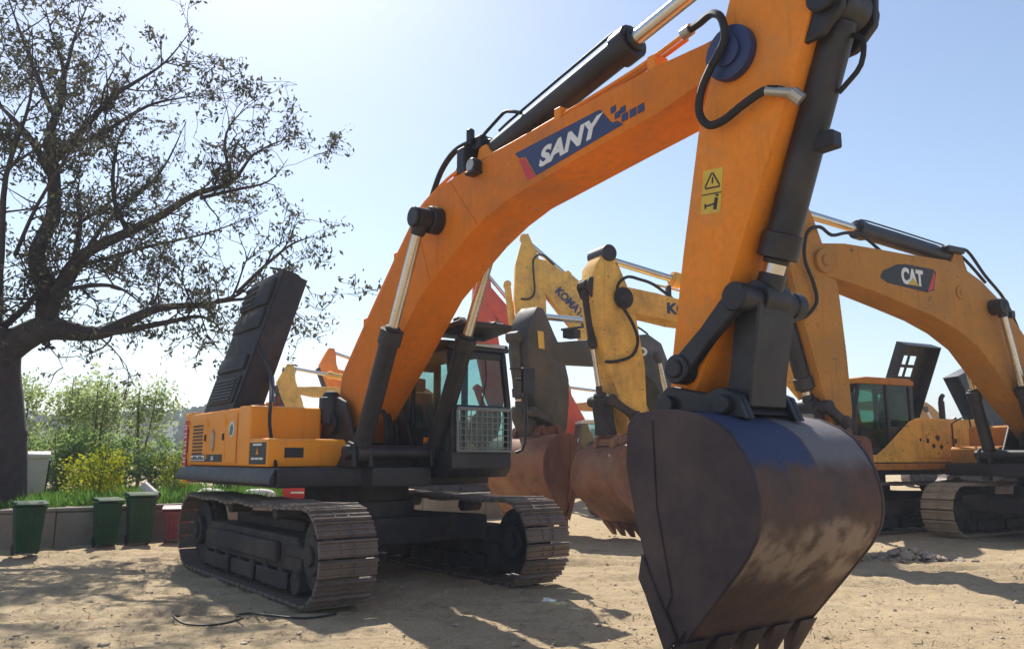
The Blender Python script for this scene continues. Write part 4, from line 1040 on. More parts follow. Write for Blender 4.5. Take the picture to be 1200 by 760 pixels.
b = MB(); b.tube([(4.3, .25, 8.3), (4.75, .3, 8.65), (5.05, .36, 8.45), (5.05, .38, 7.9), (5.02, .36, 7.3), (5.2, .33, 7.05), (5.5, .31, 7.05)], .035, 8, 4); b.build('arm_hose', M['rubber'], ta)
d_ = Vector((3.02 - 4.2, 0, 6.35 - 7.55)).normalized()
text('KOMATSU', .30, M['blue'], tbm, (4.32, .3445, 7.30), (d_.x, 0, d_.z), (d_.z, 0, -d_.x), bold=.045, width=1.65, depth=.004)
linkage(KT, (4.6, 3.1), (5.5, 4.3), (4.75, 3.8), lm='ochre')
bucket(KT, dx=-1.43, dz=1.15, sidemat='rust', shellmat='rust2', toothmat='rust')

# ------------------------------------------------------------------ red excavator far back
RD = machine('excavator', 'red excavator with steep boom seen above the front cab roof', 4.0, 35.27, -80)
tracks(RD, 0.0, ind=(False, False))
upper(RD, 'red', hood='closed', hoodmat='red', cabmat='grey', roofmat='whitepart')
RB = [(.45, 2.0, 1.0, 1.7, .28), (.85, 3.0, 1.6, 2.3, .32), (1.7, 4.5, 2.45, 3.6, .32), (2.4, 5.5, 2.95, 4.5, .32), (3.3, 6.8, 3.5, 5.6, .36), (4.12, 7.74, 4.25, 6.75, .36), (5.3, 9.1, 5.3, 8.2, .3), (5.6, 9.3, 5.62, 8.7, .3)]
boom_part(RD, RB, 'red')
RA = [(5.35, 9.9, 5.55, 9.9, .22), (5.05, 9.1, 5.75, 9.2, .28), (4.85, 7.6, 5.85, 7.2, .28), (4.6, 6.0, 5.6, 5.9, .28), (4.45, 4.1, 5.2, 4.1, .29), (4.5, 3.6, 5.0, 3.6, .28)]
ra = arm_part(RD, RA, 'red')
b = MB(); b.box(4.95, 5.1, .282, .288, 6.7, 7.3); b.build('sticker', M['whitepart'], ra)
hyd(RD, 'arm_cylinder', (2.7, 6.5), (5.45, 9.75), .5, .15, .08, 'red', y=0, eye=.12)
linkage(RD, (4.75, 3.6), (5.6, 4.5), (4.9, 4.2), lm='red')
bucket(RD, dx=-1.28, dz=1.65, sidemat='rust', shellmat='rust2', toothmat='rust', sc=1.15)

# ------------------------------------------------------------------ far excavators, simpler poses
def far_machine(name, label, X, Y, t, paint, dz=0.0, hood='closed', s=1.0, cabmat='black', lean=0.0):
    e = machine(name, label, X, Y, t, s)
    tracks(e, 0.0, ind=(False, False))
    upper(e, paint, hood=hood, hoodmat=paint if paint != 'grey' else 'black', cabmat=cabmat)
    def W(p): return tuple(p)
    bs = [(a + lean * max(0, b - 2), b + dz * max(0, a) / 6.7, c + lean * max(0, d_ - 2), d_ + dz * max(0, c) / 6.7, h) for a, b, c, d_, h in BS]
    boom_part(e, bs, paint)
    as_ = [(a + lean * 2.6, b + dz, c + lean * 2.6, d_ + dz, h) for a, b, c, d_, h in AS]
    arm_part(e, as_, paint)
    hyd(e, 'arm_cylinder', (3.18 + lean * 2.8, 4.98 + dz * .45), (6.94 + lean * 2.6, 5.66 + dz), .55, .14, .075, paint, y=0, eye=.1)
    for sgn in (-1, 1): hyd(e, 'boom_cylinder', (1.12, 1.62), (2.5 + lean * 2, 4.27 + dz * .36), .53, .115, .065, 'black', y=sgn * .53, eye=.08)
    hyd(e, 'bucket_cylinder', (7.47 + lean * 2.6, 4.72 + dz), (6.70 + lean * 2.6, 2.72 + dz), .84, .125, .08, 'black', y=0, eye=.15)
    linkage(e, (6.03 + lean * 2.6, 1.93 + dz), (6.70 + lean * 2.6, 2.70 + dz), (6.14 + lean * 2.6, 2.22 + dz))
    bucket(e, dx=lean * 2.6, dz=dz, sidemat='rust', shellmat='rust2', toothmat='rust')
    return e
far_machine('excavator', 'far olive-yellow excavator arm showing above the orange machine, leftmost of two', -3.3, 38.0, -68, 'ochre', dz=-.2)
far_machine('excavator', 'far orange excavator arm peeking out beside the foot of the big boom', -2.2, 41.0, -68, 'orange', dz=.9)
far_machine('excavator', 'small far yellow excavator seen through the gap under the grey boom', 9.6, 43.0, -80, 'yellow', dz=-.5)
DK = far_machine('excavator', 'dark machine far right whose blue-grey engine cover stands open', 16.3, 25.4, 100, 'grey', dz=.3, hood='open')
M['bluegrey'] = mat('blue_grey_paint', (.035, .045, .06), .5, var=.2, dirt=(.1, .09, .08), dirt_amt=.3)
dh, HP = raised_hood(DK, M['bluegrey'], -.35, .35, 0, 2.2, 2.35, 25, .75)
dh.rotation_euler = (0, 0, R(90)); dh.location = (-1.2, 0, 0)
far_machine('excavator', 'far yellow excavator standing beyond the open blue-grey engine cover', 24.0, 44.0, -75, 'yellow', dz=-.4)

# ------------------------------------------------------------------ retaining wall, bins and odds and ends
def zat(x, y): return float(gz(np.array(x), np.array(y)))
WD = Vector((.741, .671, 0)); WO = Vector((-8.68, 14.25, 0)); WN = Vector((-.671, .741, 0))
wall = empty('retaining_wall', tuple(WO), math.atan2(WD.y, WD.x), 'low weathered concrete retaining wall holding the grassy planting bed', 'wall')
for k in range(9):
    x0 = -5.2 + k * 2.0
    b = MB(); b.box(x0 + .008, x0 + 1.992, .0, .17, -.12, .60 + random.uniform(-.008, .008)); b.build('concrete_panel', M['concrete'], wall, .012, 1)
    b = MB(); b.box(x0 + .004, x0 + 1.996, -.025, .20, .612, .675); b.build('coping_stone', M['concrete'], wall, .012, 1)

def bin_(name, label, cat, px, py, rz, m, H_=.84, W_=.47, D_=.52, lid=0.0, group=None):
    e = empty(name, (px, py, zat(px, py) + .01), rz, label, cat, group)
    w0, w1 = W_ / 2 * .80, W_ / 2; d0, d1 = D_ / 2 * .74, D_ / 2
    b = MB(); b.hexa([(-w0, -d0, .05), (w0, -d0, .05), (w0, d0, .05), (-w0, d0, .05), (-w1, -d1, H_ - .09), (w1, -d1, H_ - .09), (w1, d1, H_ - .09), (-w1, d1, H_ - .09)])
    b.box(-w1 - .015, w1 + .015, -d1 - .015, d1 + .015, H_ - .13, H_ - .088)
    bd = b.build('body', M[m], e, .018, 2)
    for x in (-w0 * .45, w0 * .45):
        b = MB(); b.hexa([(x - .035, -d0 - .012, .12), (x + .035, -d0 - .012, .12), (x + .035, -d0 + .02, .12), (x - .035, -d0 + .02, .12), (x * 1.15 - .035, -d1 - .008, H_ - .2), (x * 1.15 + .035, -d1 - .008, H_ - .2), (x * 1.15 + .035, -d1 + .05, H_ - .2), (x * 1.15 - .035, -d1 + .05, H_ - .2)]); b.build('rib', M[m], bd, .006, 1)
    b = MB(); b.prism([(-d1 - .04, H_ - .07), (d1 + .03, H_ - .07), (d1 + .03, H_ - .035), (d1 - .06, H_ + .0), (-d1 + .05, H_ - .015), (-d1 - .04, H_ - .045)], -w1 - .025, w1 + .025, 'x')
    l = b.build('lid', M[m], e, .012, 2); l.rotation_euler = (0, lid, 0)
    b = MB(); b.cyl((-w1 * .8, d1 + .05, H_ - .06), (w1 * .8, d1 + .05, H_ - .06), .016, n=8)
    for x in (-w1 * .6, w1 * .6): b.box(x - .02, x + .02, d1 + .02, d1 + .07, H_ - .075, H_ - .045)
    b.build('handle', M[m], e)
    for x in (-w0 - .02, w0 - .02):
        b = MB(); b.cyl((x, d0 - .02, .09), (x + .04, d0 - .02, .09), .09, n=18); b.build('wheel', M['rubber'], e, .01, 1)
    return e
BG = 'green wheelie bins along the retaining wall'
bin_('wheelie_bin', 'green wheelie bin standing alone at the left before the wall', 'bin', -7.80, 13.45, R(38), 'binplastic', H_=.86, W_=.42, D_=.44, group=BG)
bin_('wheelie_bin', 'green wheelie bin in the middle, left one of the close pair', 'bin', -7.22, 14.85, R(42), 'binplastic', H_=.86, W_=.38, D_=.42, group=BG)
bin_('wheelie_bin', 'green wheelie bin with pale lid edge, right one of the close pair', 'bin', -6.74, 15.1, R(34), 'binplastic', H_=.93, W_=.44, D_=.48, group=BG)
bin_('barrel_bin', 'maroon plastic bin half hidden behind the rear of the orange machine', 'bin', -6.25, 15.6, R(20), 'binred', H_=.66, W_=.5, D_=.5)
e = empty('white_container', (-10.22, 17.6, zat(-10.22, 17.6)), R(35), 'greyish white lidded box with green end on the grass by the trunk', 'container')
e.scale = (1, 1, 1.35)
b = MB(); b.hexa([(-.22, -.2, 0), (.22, -.2, 0), (.22, .2, 0), (-.22, .2, 0), (-.27, -.25, .66), (.27, -.25, .66), (.27, .25, .66), (-.27, .25, .66)]); b.build('body', M['whitepart'], e, .02, 2)
b = MB(); b.prism([(-.30, .665), (.30, .665), (.30, .72), (.2, .77), (-.2, .77), (-.30, .72)], -.29, .29, 'x'); b.build('lid', M['whitepart'], e, .015, 2)
b = MB(); b.hexa([(.235, -.21, .02), (.25, -.21, .02), (.25, .21, .02), (.235, .21, .02), (.285, -.255, .63), (.30, -.255, .63), (.30, .255, .63), (.285, .255, .63)]); b.build('end_panel', M['binplastic'], e)
e = empty('spotlight', (-6.86, 15.75, zat(-6.86, 15.75) + .10), 0, 'white cylindrical spotlight tilted on a thin stake behind the bins', 'light')
z = .48
b = MB(); b.cyl((0, 0, -.1), (0, 0, z + .3), .015, n=8); b.build('stake', M['black'], e)
b = MB(); b.cyl((-.17, .05, z + .45), (.10, -.05, z + .27), .085, n=20); hd = b.build('housing', M['whitepart'], e, .01, 1)
b = MB(); b.cyl((.101, -.0504, z + .269), (.15, -.068, z + .237), .095, n=20); b.build('front_ring', M['black'], hd, .008, 1)
b = MB(); b.cyl((.151, -.0684, z + .2364), (.155, -.0695, z + .2340), .05, n=16); b.build('lens', M['zinc'], hd)

def lump(name, label, cat, loc, r, m, sc=(1, 1, 1), seed=0, group=None, sub=3, amp=.25):
    bm = bmesh.new(); bmesh.ops.create_icosphere(bm, subdivisions=sub, radius=r)
    for v in bm.verts:
        k = 1 + amp * noise.noise(v.co * (1.6 / r) + Vector((seed * 7.3, seed, 0)))
        v.co = Vector((v.co.x * sc[0] * k, v.co.y * sc[1] * k, v.co.z * sc[2] * k))
        if v.co.z < -r * sc[2] * .55: v.co.z = -r * sc[2] * .55
    for f in bm.faces: f.smooth = True
    me = bpy.data.meshes.new(name); bm.to_mesh(me); bm.free()
    o = link(name, me, None, M[m]); o.location = (loc[0], loc[1], loc[2] + r * sc[2] * .5); return tag(o, label, cat, group)
for i, (x, y, lab) in enumerate(((-6.5, 17.9, 'slumped white sack on the bank behind the orange machine, left one'), (-5.5, 18.1, 'slumped white sack on the bank behind the orange machine, right one'))):
    lump('white_sack', lab, 'sack', (x, y, zat(x, y)), .27, 'sack', (1.3, .9, .6), i + 1, 'white sacks on the bank')
for i, (x, y, rz, lab) in enumerate(((-4.75, 18.3, .3, 'red plastic crate lying on the bank under the orange deck, left one'), (-4.0, 18.8, .1, 'red plastic crate lying on the bank under the orange deck, right one'))):
    e = empty('red_crate', (x, y, zat(x, y)), rz, lab, 'crate', 'red crates on the bank')
    b = MB(); b.box(-.3, .3, -.2, .2, 0, .03); b.box(-.3, .3, -.2, -.18, .03, .3); b.box(-.3, .3, .18, .2, .03, .3); b.box(-.3, -.28, -.18, .18, .03, .3); b.box(.28, .3, -.18, .18, .03, .3); b.box(-.31, .31, -.21, .21, .3, .33)
    b.build('body', M['redprint'], e, .008, 1)
    b = MB(); b.box(-.14, .14, -.214, -.2105, .15, .19); b.build('print_band', M['white'], e)
e = empty('cargo_container', (1.3, 55.0, 0), R(8), 'pale teal corrugated container far away behind the cab mirror', 'container')
b = MB(); b.box(-3, 3, -1.2, 1.2, .15, 2.7); bd = b.build('body', mat('teal_container', (.09, .28, .27), .6, dirt=(.25, .2, .15), dirt_amt=.3), e, .02, 1)
b = MB()
for k in range(24): x = -2.9 + k * .25; b.hexa([(x, -1.205, .35), (x + .12, -1.205, .35), (x + .12, -1.19, .35), (x, -1.19, .35), (x + .03, -1.25, .35), (x + .09, -1.25, .35), (x + .09, -1.25, 2.5), (x + .03, -1.25, 2.5)][:4] + [(x, -1.24, 2.5), (x + .12, -1.24, 2.5), (x + .12, -1.19, 2.5), (x, -1.19, 2.5)])
tag(b.build('corrugation', M['teal'], bd), kind='stuff')
b = MB(); P_ = [(-3.35, 8.55), (-3.25, 8.15), (-3.05, 7.95), (-2.75, 7.93), (-2.55, 8.05), (-2.72, 8.35), (-2.62, 8.5), (-2.35, 8.2), (-2.0, 8.25), (-1.75, 8.45)]
b.tube([(x, y, zat(x, y) + .02 + (.04 if k % 3 == 1 else 0)) for k, (x, y) in enumerate(P_)], .011, 7, 4); o = b.build('cable', M['rubber']); tag(o, 'loose black cable curling on the sand before the near track', 'cable')
lump('white_rag', 'crumpled white rag on the sand in front of the far track', 'rag', (.40, 9.25, zat(.40, 9.25)), .07, 'sack', (1.2, .8, .45), 9, amp=.6)
# ------------------------------------------------------------------ loose stones and rubble
def scatter_stones(name, pts, sizes, m, label=None):
    r = np.random.default_rng(17)
    base = bmesh.new(); bmesh.ops.create_icosphere(base, subdivisions=1, radius=1.0)
    bv = np.array([v.co[:] for v in base.verts]); bf = np.array([[v.index for v in f.verts] for f in base.faces]); base.free()
    V, F = [], []
    for (x, y, z), s_ in zip(pts, sizes):
        q = bv * (1 + .35 * r.uniform(-1, 1, (len(bv), 1))) * s_ * np.array([r.uniform(.7, 1.4), r.uniform(.7, 1.4), r.uniform(.4, .8)])
        a = r.uniform(0, 6.28); c, s2 = math.cos(a), math.sin(a)
        q = np.stack([q[:, 0] * c - q[:, 1] * s2, q[:, 0] * s2 + q[:, 1] * c, q[:, 2]], -1) + np.array([x, y, z])
        F.append(bf + len(V) * len(bv)); V.append(q)
    V = np.concatenate(V); F = np.concatenate(F)
    me = bpy.data.meshes.new(name); me.from_pydata(V.tolist(), [], F.tolist())
    o = link(name, me, None, M[m]); return tag(o, label, None, None, 'stuff')
rg = np.random.default_rng(23)
pts, sz = [], []
while len(pts) < 6000:
    d_ = 4.5 + rg.uniform() ** 1.5 * 16; a = rg.uniform(-.62, .62)
    x, y = d_ * math.tan(a), d_
    if float(bank_d(np.array(x), np.array(y))) > -.05: continue
    pts.append((x, y, 0)); sz.append(min(.035, .004 + .0055 * rg.exponential()))
P_ = np.array(pts); zz = gz(P_[:, 0], P_[:, 1]) + .005
scatter_stones('gravel', [(x, y, z) for (x, y, _), z in zip(pts, zz)], sz, 'stone', 'small pale stones and clods strewn over the sandy yard')
pts = []; sz = []
for i in range(170):
    x = 6.1 + rg.normal() * .42; y = 13.0 + rg.normal() * .16; h = .16 * math.exp(-((x - 6.1) / .5) ** 2 - ((y - 13.0) / .25) ** 2)
    pts.append((x, y, zat(x, y) + h * rg.uniform(0, 1))); sz.append(rg.uniform(.025, .085))
scatter_stones('rubble', pts, sz, 'stone', 'small heap of rubble and straw on the sand right of the black bucket')
# straw and dry litter lying on the sand
C = []
for i in range(7000):
    d_ = 4.5 + rg.uniform() ** 1.4 * 14; a = rg.uniform(-.62, .62); C.append((d_ * math.tan(a), d_))
C = np.array(C); ok = bank_d(C[:, 0], C[:, 1]) < -.1; C = C[ok]
C3 = np.column_stack([C, gz(C[:, 0], C[:, 1]) + .012])
n = len(C3); th = rg.uniform(0, 6.28, n); dd = np.column_stack([np.cos(th), np.sin(th), rg.uniform(-.1, .2, n)]); nn = np.column_stack([-np.sin(th), np.cos(th), np.zeros(n)])
L = rg.uniform(.02, .075, n)[:, None]; W_ = .004
V = np.stack([C3 - dd * L - nn * W_, C3 + dd * L - nn * W_, C3 + dd * L + nn * W_, C3 - dd * L + nn * W_], 1).reshape(-1, 3)
tag(quads('straw', V, 4, leaf_mat('dry_straw', (.22, .16, .09), (.42, .33, .2), .1)), 'dry straw and twigs scattered over the sand', kind='stuff')

# ------------------------------------------------------------------ grass on the bed
rg = np.random.default_rng(31)
n = 26000
s_ = rg.uniform(-4.5, 9, n); q = rg.uniform(.12, 1, n) ** 1.3 * 5.5
Cx = WO.x + WD.x * s_ + WN.x * q; Cy = WO.y + WD.y * s_ + WN.y * q
Cz = gz(Cx, Cy)
h = .10 + .26 * np.clip(fbm(Cx, Cy, .6, 3, 4) + .5, 0, 1) * rg.uniform(.5, 1.2, n)
th = rg.uniform(0, 6.28, n); ln = rg.uniform(.02, .16, n)
base = np.column_stack([Cx, Cy, Cz - .01]); tip = base + np.column_stack([np.cos(th) * ln, np.sin(th) * ln, h])
wv = np.column_stack([-np.sin(th), np.cos(th), np.zeros(n)]) * rg.uniform(.006, .016, n)[:, None]
mid = base * .45 + tip * .55 + np.array([0, 0, .03])
V = np.stack([base - wv, base + wv, mid + wv * .8, tip], 1).reshape(-1, 3)
tag(quads('grass', V, 4, leaf_mat('grass_blade', (.06, .14, .02), (.15, .28, .05), .45, .8)), 'lush green grass growing along the planting bed', kind='stuff')

# ------------------------------------------------------------------ trees and shrubs
rt = np.random.default_rng(41)
def grow_twigs(roots, rng, length, levels, spread, leafpts, twigs, r0, up=.1, kids=(2, 4)):
    for p, d0, L, r_ in roots:
        seg = 4; q = np.array(p, float); d_ = np.array(d0, float); pts_ = [q.copy()]; 
        for k in range(seg):
            d_ = d_ + rng.normal(size=3) * spread; d_[2] += up * .2; d_ /= np.linalg.norm(d_)
            q = q + d_ * L / seg; pts_.append(q.copy())
        twigs.append((pts_, r_))
        if levels > 0:
            nk = rng.integers(kids[0], kids[1] + 1)
            ch = []
            for _ in range(nk):
                f = rng.integers(1, seg + 1); dd_ = d_ + rng.normal(size=3) * .8; dd_[2] += up; dd_ /= np.linalg.norm(dd_)
                ch.append((pts_[f], dd_, L * rng.uniform(.5, .8), r_ * .6))
            grow_twigs(ch, rng, length, levels - 1, spread, leafpts, twigs, r0, up, kids)
        if levels <= 1:
            for f in range(1, seg + 1): leafpts.append((pts_[f], 1 if levels == 0 else .6))

LIMBS = dict(
 A=(.0, [(-9.95, 3.5, .42), (-9.45, 3.82, .30), (-8.9, 4.0, .26), (-8.07, 3.93, .17), (-7.43, 4.16, .14), (-6.78, 4.40, .11), (-5.96, 4.52, .08), (-5.31, 4.69, .055), (-4.84, 5.14, .03)]),
 A2=(-.25, [(-8.07, 3.93, .12), (-7.41, 3.98, .085), (-6.6, 4.13, .065), (-6.03, 4.23, .045), (-5.69, 4.10, .03), (-5.46, 3.85, .015)]),
 B=(.15, [(-9.0, 3.9, .24), (-9.1, 4.77, .20), (-9.3, 5.45, .19), (-9.18, 6.32, .17), (-9.19, 7.2, .15), (-9.29, 7.92, .12), (-9.24, 8.83, .10), (-9.23, 9.48, .07), (-9.46, 10.13, .05), (-9.8, 10.89, .03)]),
 B2=(.5, [(-9.24, 8.83, .07), (-9.15, 9.57, .05), (-9.13, 10.32, .035), (-8.95, 11.28, .02)]),
 B3=(-.3, [(-9.31, 8.46, .07), (-9.75, 9.48, .05), (-10.09, 10.32, .03), (-10.45, 11.28, .02)]),
 C=(-.2, [(-8.95, 4.1, .18), (-8.73, 4.94, .15), (-8.28, 5.45, .14), (-7.56, 5.94, .12), (-6.91, 6.23, .10), (-6.18, 6.64, .08), (-5.57, 6.94, .06), (-5.12, 7.47, .04), (-4.45, 7.74, .025), (-3.91, 7.83, .012)]),
 C2=(-.5, [(-6.18, 6.64, .05), (-5.42, 6.76, .04), (-4.75, 6.88, .025), (-4.34, 7.29, .012)]),
 C3=(.4, [(-7.56, 5.94, .07), (-7.92, 6.58, .055), (-8.05, 7.38, .045), (-7.99, 8.1, .03), (-7.61, 8.83, .018)]),
 D=(.3, [(-9.28, 7.2, .11), (-9.68, 7.83, .09), (-10.07, 8.28, .07), (-10.64, 8.83, .05), (-11.17, 9.76, .03)]),
 E=(-.3, [(-9.17, 7.29, .10), (-8.58, 8.01, .08), (-7.94, 8.65, .065), (-7.63, 9.01, .05), (-6.96, 9.39, .035), (-6.39, 10.04, .018)]),
 E2=(.6, [(-8.89, 7.65, .07), (-8.24, 8.1, .055), (-7.52, 8.68, .04), (-6.93, 8.92, .028), (-6.07, 9.11, .015)]),
 F=(.5, [(-8.73, 4.94, .09), (-8.67, 5.88, .07), (-8.7, 6.58, .045), (-8.98, 7.11, .02)]),
 F2=(.9, [(-8.65, 6.06, .055), (-8.28, 6.49, .045), (-8.06, 6.94, .03), (-8.21, 7.29, .015)]),
 G=(-.5, [(-10.0, 3.6, .24), (-9.93, 4.77, .17), (-9.92, 5.62, .13), (-10.06, 6.49, .10), (-10.38, 7.2, .06), (-10.9, 8.2, .03)]),
 H=(-.2, [(-9.83, 4.0, .09), (-9.35, 4.43, .08), (-9.04, 4.6, .06)]),
 I=(-.7, [(-8.6, 4.75, .06), (-7.81, 4.80, .05), (-7.21, 4.62, .035), (-6.69, 4.18, .015)]),
 J=(.2, [(-5.57, 6.94, .045), (-5.78, 7.74, .035), (-5.68, 8.28, .025), (-5.19, 8.83, .012)]),
 K=(2.2, [(-9.6, 3.9, .10), (-9.2, 5.0, .08), (-8.75, 6.4, .06), (-7.9, 7.8, .045), (-7.5, 9.2, .02)]),
 K2=(3.2, [(-9.0, 5.4, .06), (-8.0, 6.0, .045), (-6.9, 6.6, .03), (-5.9, 7.4, .012)]),
 N=(-2.0, [(-9.7, 4.0, .10), (-9.45, 5.2, .08), (-9.2, 6.6, .06), (-8.8, 8.0, .04), (-8.6, 9.2, .02)]),
 N2=(-2.8, [(-9.3, 5.3, .05), (-8.5, 6.0, .04), (-7.6, 6.9, .03), (-6.9, 7.8, .012)]),
 A3=(-.5, [(-5.31, 4.69, .05), (-4.7, 5.2, .04), (-4.2, 5.6, .03), (-3.75, 5.75, .012)]),
 A4=(.4, [(-6.3, 4.45, .05), (-5.2, 4.62, .04), (-4.5, 4.5, .025), (-3.95, 4.1, .01)]),
 A5=(-.3, [(-4.7, 5.2, .03), (-4.1, 5.0, .022), (-3.75, 4.5, .01)]),
 Z=(.5, [(-10.3, 4.0, .22), (-11.2, 5.2, .17), (-12.2, 6.4, .12), (-13.2, 7.8, .07), (-13.9, 9.0, .03)]))
tree = empty('tree', (-10.05, 15.5, 0), 0, 'large dark tree with sparse leaves spreading over the left of the yard', 'tree')
TY = 15.5
b = MB()
tp = [(.32, 0, .2, .70), (.32, 0, .9, .60), (.28, 0, 1.8, .54), (.20, 0, 2.5, .50), (.08, 0, 3.2, .49), (.10, 0, 3.7, .47), (.2, .0, 4.05, .38)]
b.tube([p[:3] for p in tp], [p[3] for p in tp], 18, 4)
tk = b.build('trunk', M['bark'], tree, 0, 1, 60)
b = MB(); b.tube([(.265, 0, 1.92), (.26, 0, 1.96), (.255, 0, 2.0)], .565, 18, 1); b.build('bark_ring', M['bark'], tk)
roots = []; tw = []; lp = []
for nm, (dep, P_) in LIMBS.items():
    b = MB(); pl = []
    m_ = len(P_)
    for i, (x, z, r_) in enumerate(P_):
        f = i / (m_ - 1)
        y = dep * (.25 + .75 * f) + (0.12 * math.sin(i * 2.1 + len(nm)) if 0 < i else 0)
        if nm in ('A2', 'C2', 'C3', 'B2', 'B3', 'E2', 'J', 'F2'): y = dep * f * .9
        pl.append((x + 10.05, y, z))
    b.tube(pl, [q[2] * (.80 if q[2] < .2 else .92) * (1 - .75 * (i_ / (m_ - 1)) ** 4) for i_, q in enumerate(P_)], 9, 4)
    b.build('limb', M['bark'], tree, 0, 1, 70)
    for i in range(1, m_):
        a0, a1 = np.array(pl[i - 1]), np.array(pl[i]); L0 = np.linalg.norm(a1 - a0)
        r_ = P_[i][2]
        if r_ > .2: continue
        k_ = max(2, int(L0 * (4.2 if r_ < .1 else 2.4)))
        for _ in range(k_):
            f = rt.uniform(); p = a0 * (1 - f) + a1 * f
            ax = (a1 - a0) / L0; d_ = ax * rt.uniform(.1, .9) + rt.normal(size=3) * .75; d_ /= np.linalg.norm(d_)
            roots.append((p, d_, rt.uniform(.55, 1.15) * (1.15 if r_ > .05 else .85), min(.024, r_ * .6)))
grow_twigs(roots, rt, 1, 2, .22, lp, tw, .02, .05, (2, 3))
b = MB()
for pts_, r_ in tw: b.tube(pts_, [max(.0055, r_ * (1 - .18 * k)) for k in range(len(pts_))], 4, 1, cap=False)
b.build('twigs', M['bark'], tree, 0, 1, 70)['kind'] = 'stuff'
C = []
for p, wgt in lp:
    k = rt.poisson(2.2 * wgt * rt.gamma(.7, 1.4))
    if k: C.append(np.array(p) + rt.normal(size=(k, 3)) * .075)
C = np.concatenate(C)
crown = quads('crown', leaf_quads(C, .10, rt, droop=.9, aspect=.42, jit=.5), 4, leaf_mat('tree_leaf', (.06, .06, .045), (.14, .14, .085), .35, .9), tree); tag(crown, kind='stuff')
b = MB(); b.tube([(-8.75 + 10.05, -.1, 3.99), (-8.86 + 10.05, -.1, 3.84), (-8.9 + 10.05, -.1, 3.74)], [.012, .008, .006], 5, 2); hg = b.build('hanging_twig', M['bark'], tree)
C = np.array([-8.9 + 10.05, -.1, 3.66]) + rt.normal(size=(16, 3)) * .05
quads('dead_leaf_cluster', leaf_quads(C, .12, rt, droop=1, aspect=.6), 4, M['bark'], hg)['kind'] = 'stuff'

def sapling(name, label, cat, x, y, H_, Wd, nleaf, lsize, lm, group=None, zb=None, stems=3, base=.15):
    z = zat(x, y) - .03 if zb is None else zb
    e = empty(name, (x, y, z), 0, label, cat, group)
    b = MB(); tips = []
    for k in range(stems):
        a = 6.28 * k / stems + rt.uniform(0, 1); l = Wd * rt.uniform(.15, .45)
        p = [(0, 0, 0), (math.cos(a) * l * .3, math.sin(a) * l * .3, H_ * .35), (math.cos(a) * l * .7, math.sin(a) * l * .7, H_ * .65), (math.cos(a) * l, math.sin(a) * l, H_ * rt.uniform(.85, .98))]
        b.tube(p, [.05 * H_ / 3.5, .035 * H_ / 3.5, .022 * H_ / 3.5, .008], 6, 3); tips.append(p)
    b.build('trunk', M['stem'], e, 0, 1, 60)
    C = []; nc = max(10, int(nleaf / 45))
    for k in range(nc):
        p = tips[rt.integers(len(tips))]; f = rt.uniform(base, 1.0)
        i = min(2, int(f * 3)); g = f * 3 - i; c = np.array(p[i]) * (1 - g) + np.array(p[i + 1]) * g
        rad = Wd * (.55 - .35 * f) + .12
        c = c + rt.normal(size=3) * np.array([rad, rad, rad * .5]) * .62
        c[2] = max(.05, c[2])
        sp = rt.uniform(.12, .26) * max(.6, H_ / 3.2)
        C.append(c + rt.normal(size=(rt.poisson(45), 3)) * np.array([sp, sp, sp * .8]))
    C = np.concatenate(C); C = C[C[:, 2] > .02]
    cr = quads('crown', leaf_quads(C, lsize, rt, droop=.1, aspect=.5), 4, lm, e); tag(cr, kind='stuff')
    return e
lmA = leaf_mat('sapling_leaf', (.20, .27, .09), (.40, .47, .20), .6, .7)
lmB = leaf_mat('shrub_leaf', (.14, .23, .06), (.28, .38, .12), .6, .7)
lmY = leaf_mat('yellow_blossom_leaf', (.15, .23, .02), (.50, .46, .02), .5, 1.6)
SG = 'young trees behind the planting bed'
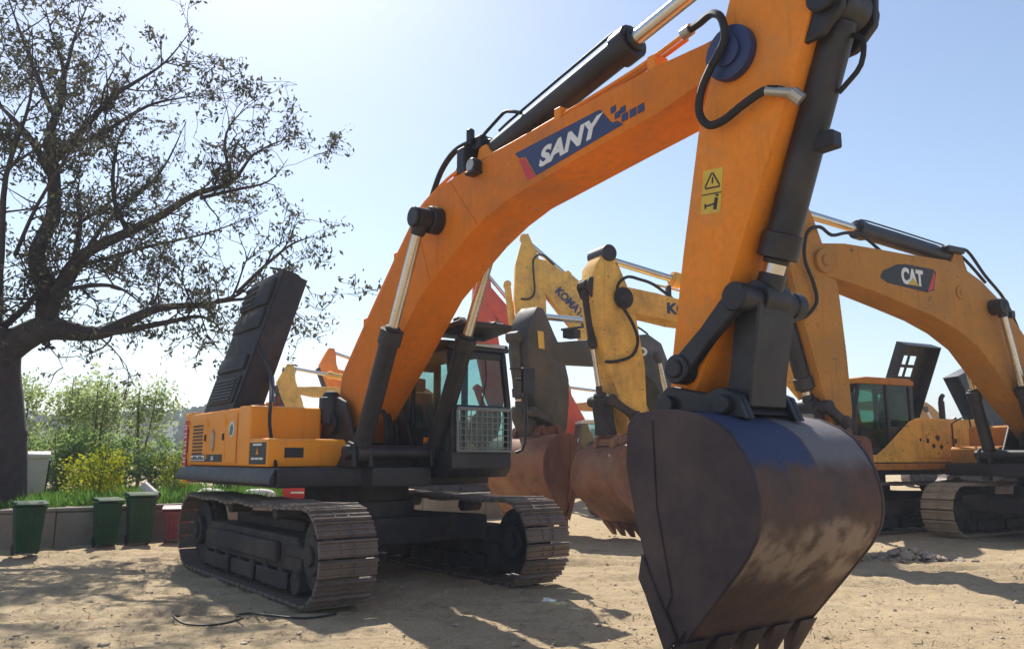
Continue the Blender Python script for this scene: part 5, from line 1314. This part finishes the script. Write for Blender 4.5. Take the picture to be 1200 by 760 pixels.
for x, y, H_, wd, lab in ((-13.4, 22.2, 3.3, 1.0, 'young loose-leaved tree behind the dark trunk'), (-12.2, 22.6, 3.25, .85, 'young pale green tree just right of the dark trunk'), (-11.1, 21.9, 3.2, .8, 'young pale green tree standing in the middle of the row'), (-10.1, 22.3, 2.95, .8, 'young pale green tree at the right end of the row'), (-12.6, 24.8, 3.4, 1.1, 'young tree standing farther back in the row')):
    sapling('young_tree', lab, 'tree', x, y, H_, wd, 2300, .115, lmA, SG, base=.2)
for x, y, H_, wd, lab in ((-12.5, 20.6, 1.6, 1.1, 'dense green shrub beside the white box'), (-11.2, 20.4, 1.65, 1.1, 'dense green shrub below the middle young tree'), (-9.9, 20.6, 1.45, 1.1, 'dense green shrub behind the yellow shrub'), (-8.8, 21.2, 1.2, 1.2, 'green shrub left of the orange counterweight'), (-7.4, 21.6, 1.1, 1.2, 'green shrub behind the rear of the orange machine'), (-13.9, 20.2, 1.7, 1.2, 'dark green shrub behind the big trunk')):
    sapling('shrub', lab, 'shrub', x, y, H_, wd, 3400, .10, lmB, 'green shrubs behind the planting bed', stems=5, base=.02)
sapling('yellow_shrub', 'rounded shrub covered in yellow blossom above the green bins', 'shrub', -8.5, 17.0, 1.05, .62, 2600, .07, lmY, None, stems=5, base=.1)
sapling('yellow_shrub', 'smaller yellow-green shrub close to the orange counterweight', 'shrub', -7.45, 18.2, .95, .5, 1300, .07, leaf_mat('lime_leaf', (.10, .15, .02), (.30, .32, .03), .4, 1.2), None, stems=4, base=.1)

# ------------------------------------------------------------------ thin spring haze over the whole place
b = MB(); b.box(-1700, 1700, -450, 1900, -40, 34)
hz = b.build('haze', None, None) if False else link('haze', b.mesh('haze'), None, None)
hm = bpy.data.materials.new('air_haze'); hm.use_nodes = True
t = hm.node_tree; t.nodes.remove(t.nodes['Principled BSDF'])
pv = t.nodes.new('ShaderNodeVolumePrincipled'); pv.inputs['Color'].default_value = (.86, .91, 1.0, 1); pv.inputs['Density'].default_value = .0016
t.links.new(pv.outputs[0], t.nodes['Material Output'].inputs['Volume'])
hz.data.materials.append(hm); tag(hz, kind='stuff')
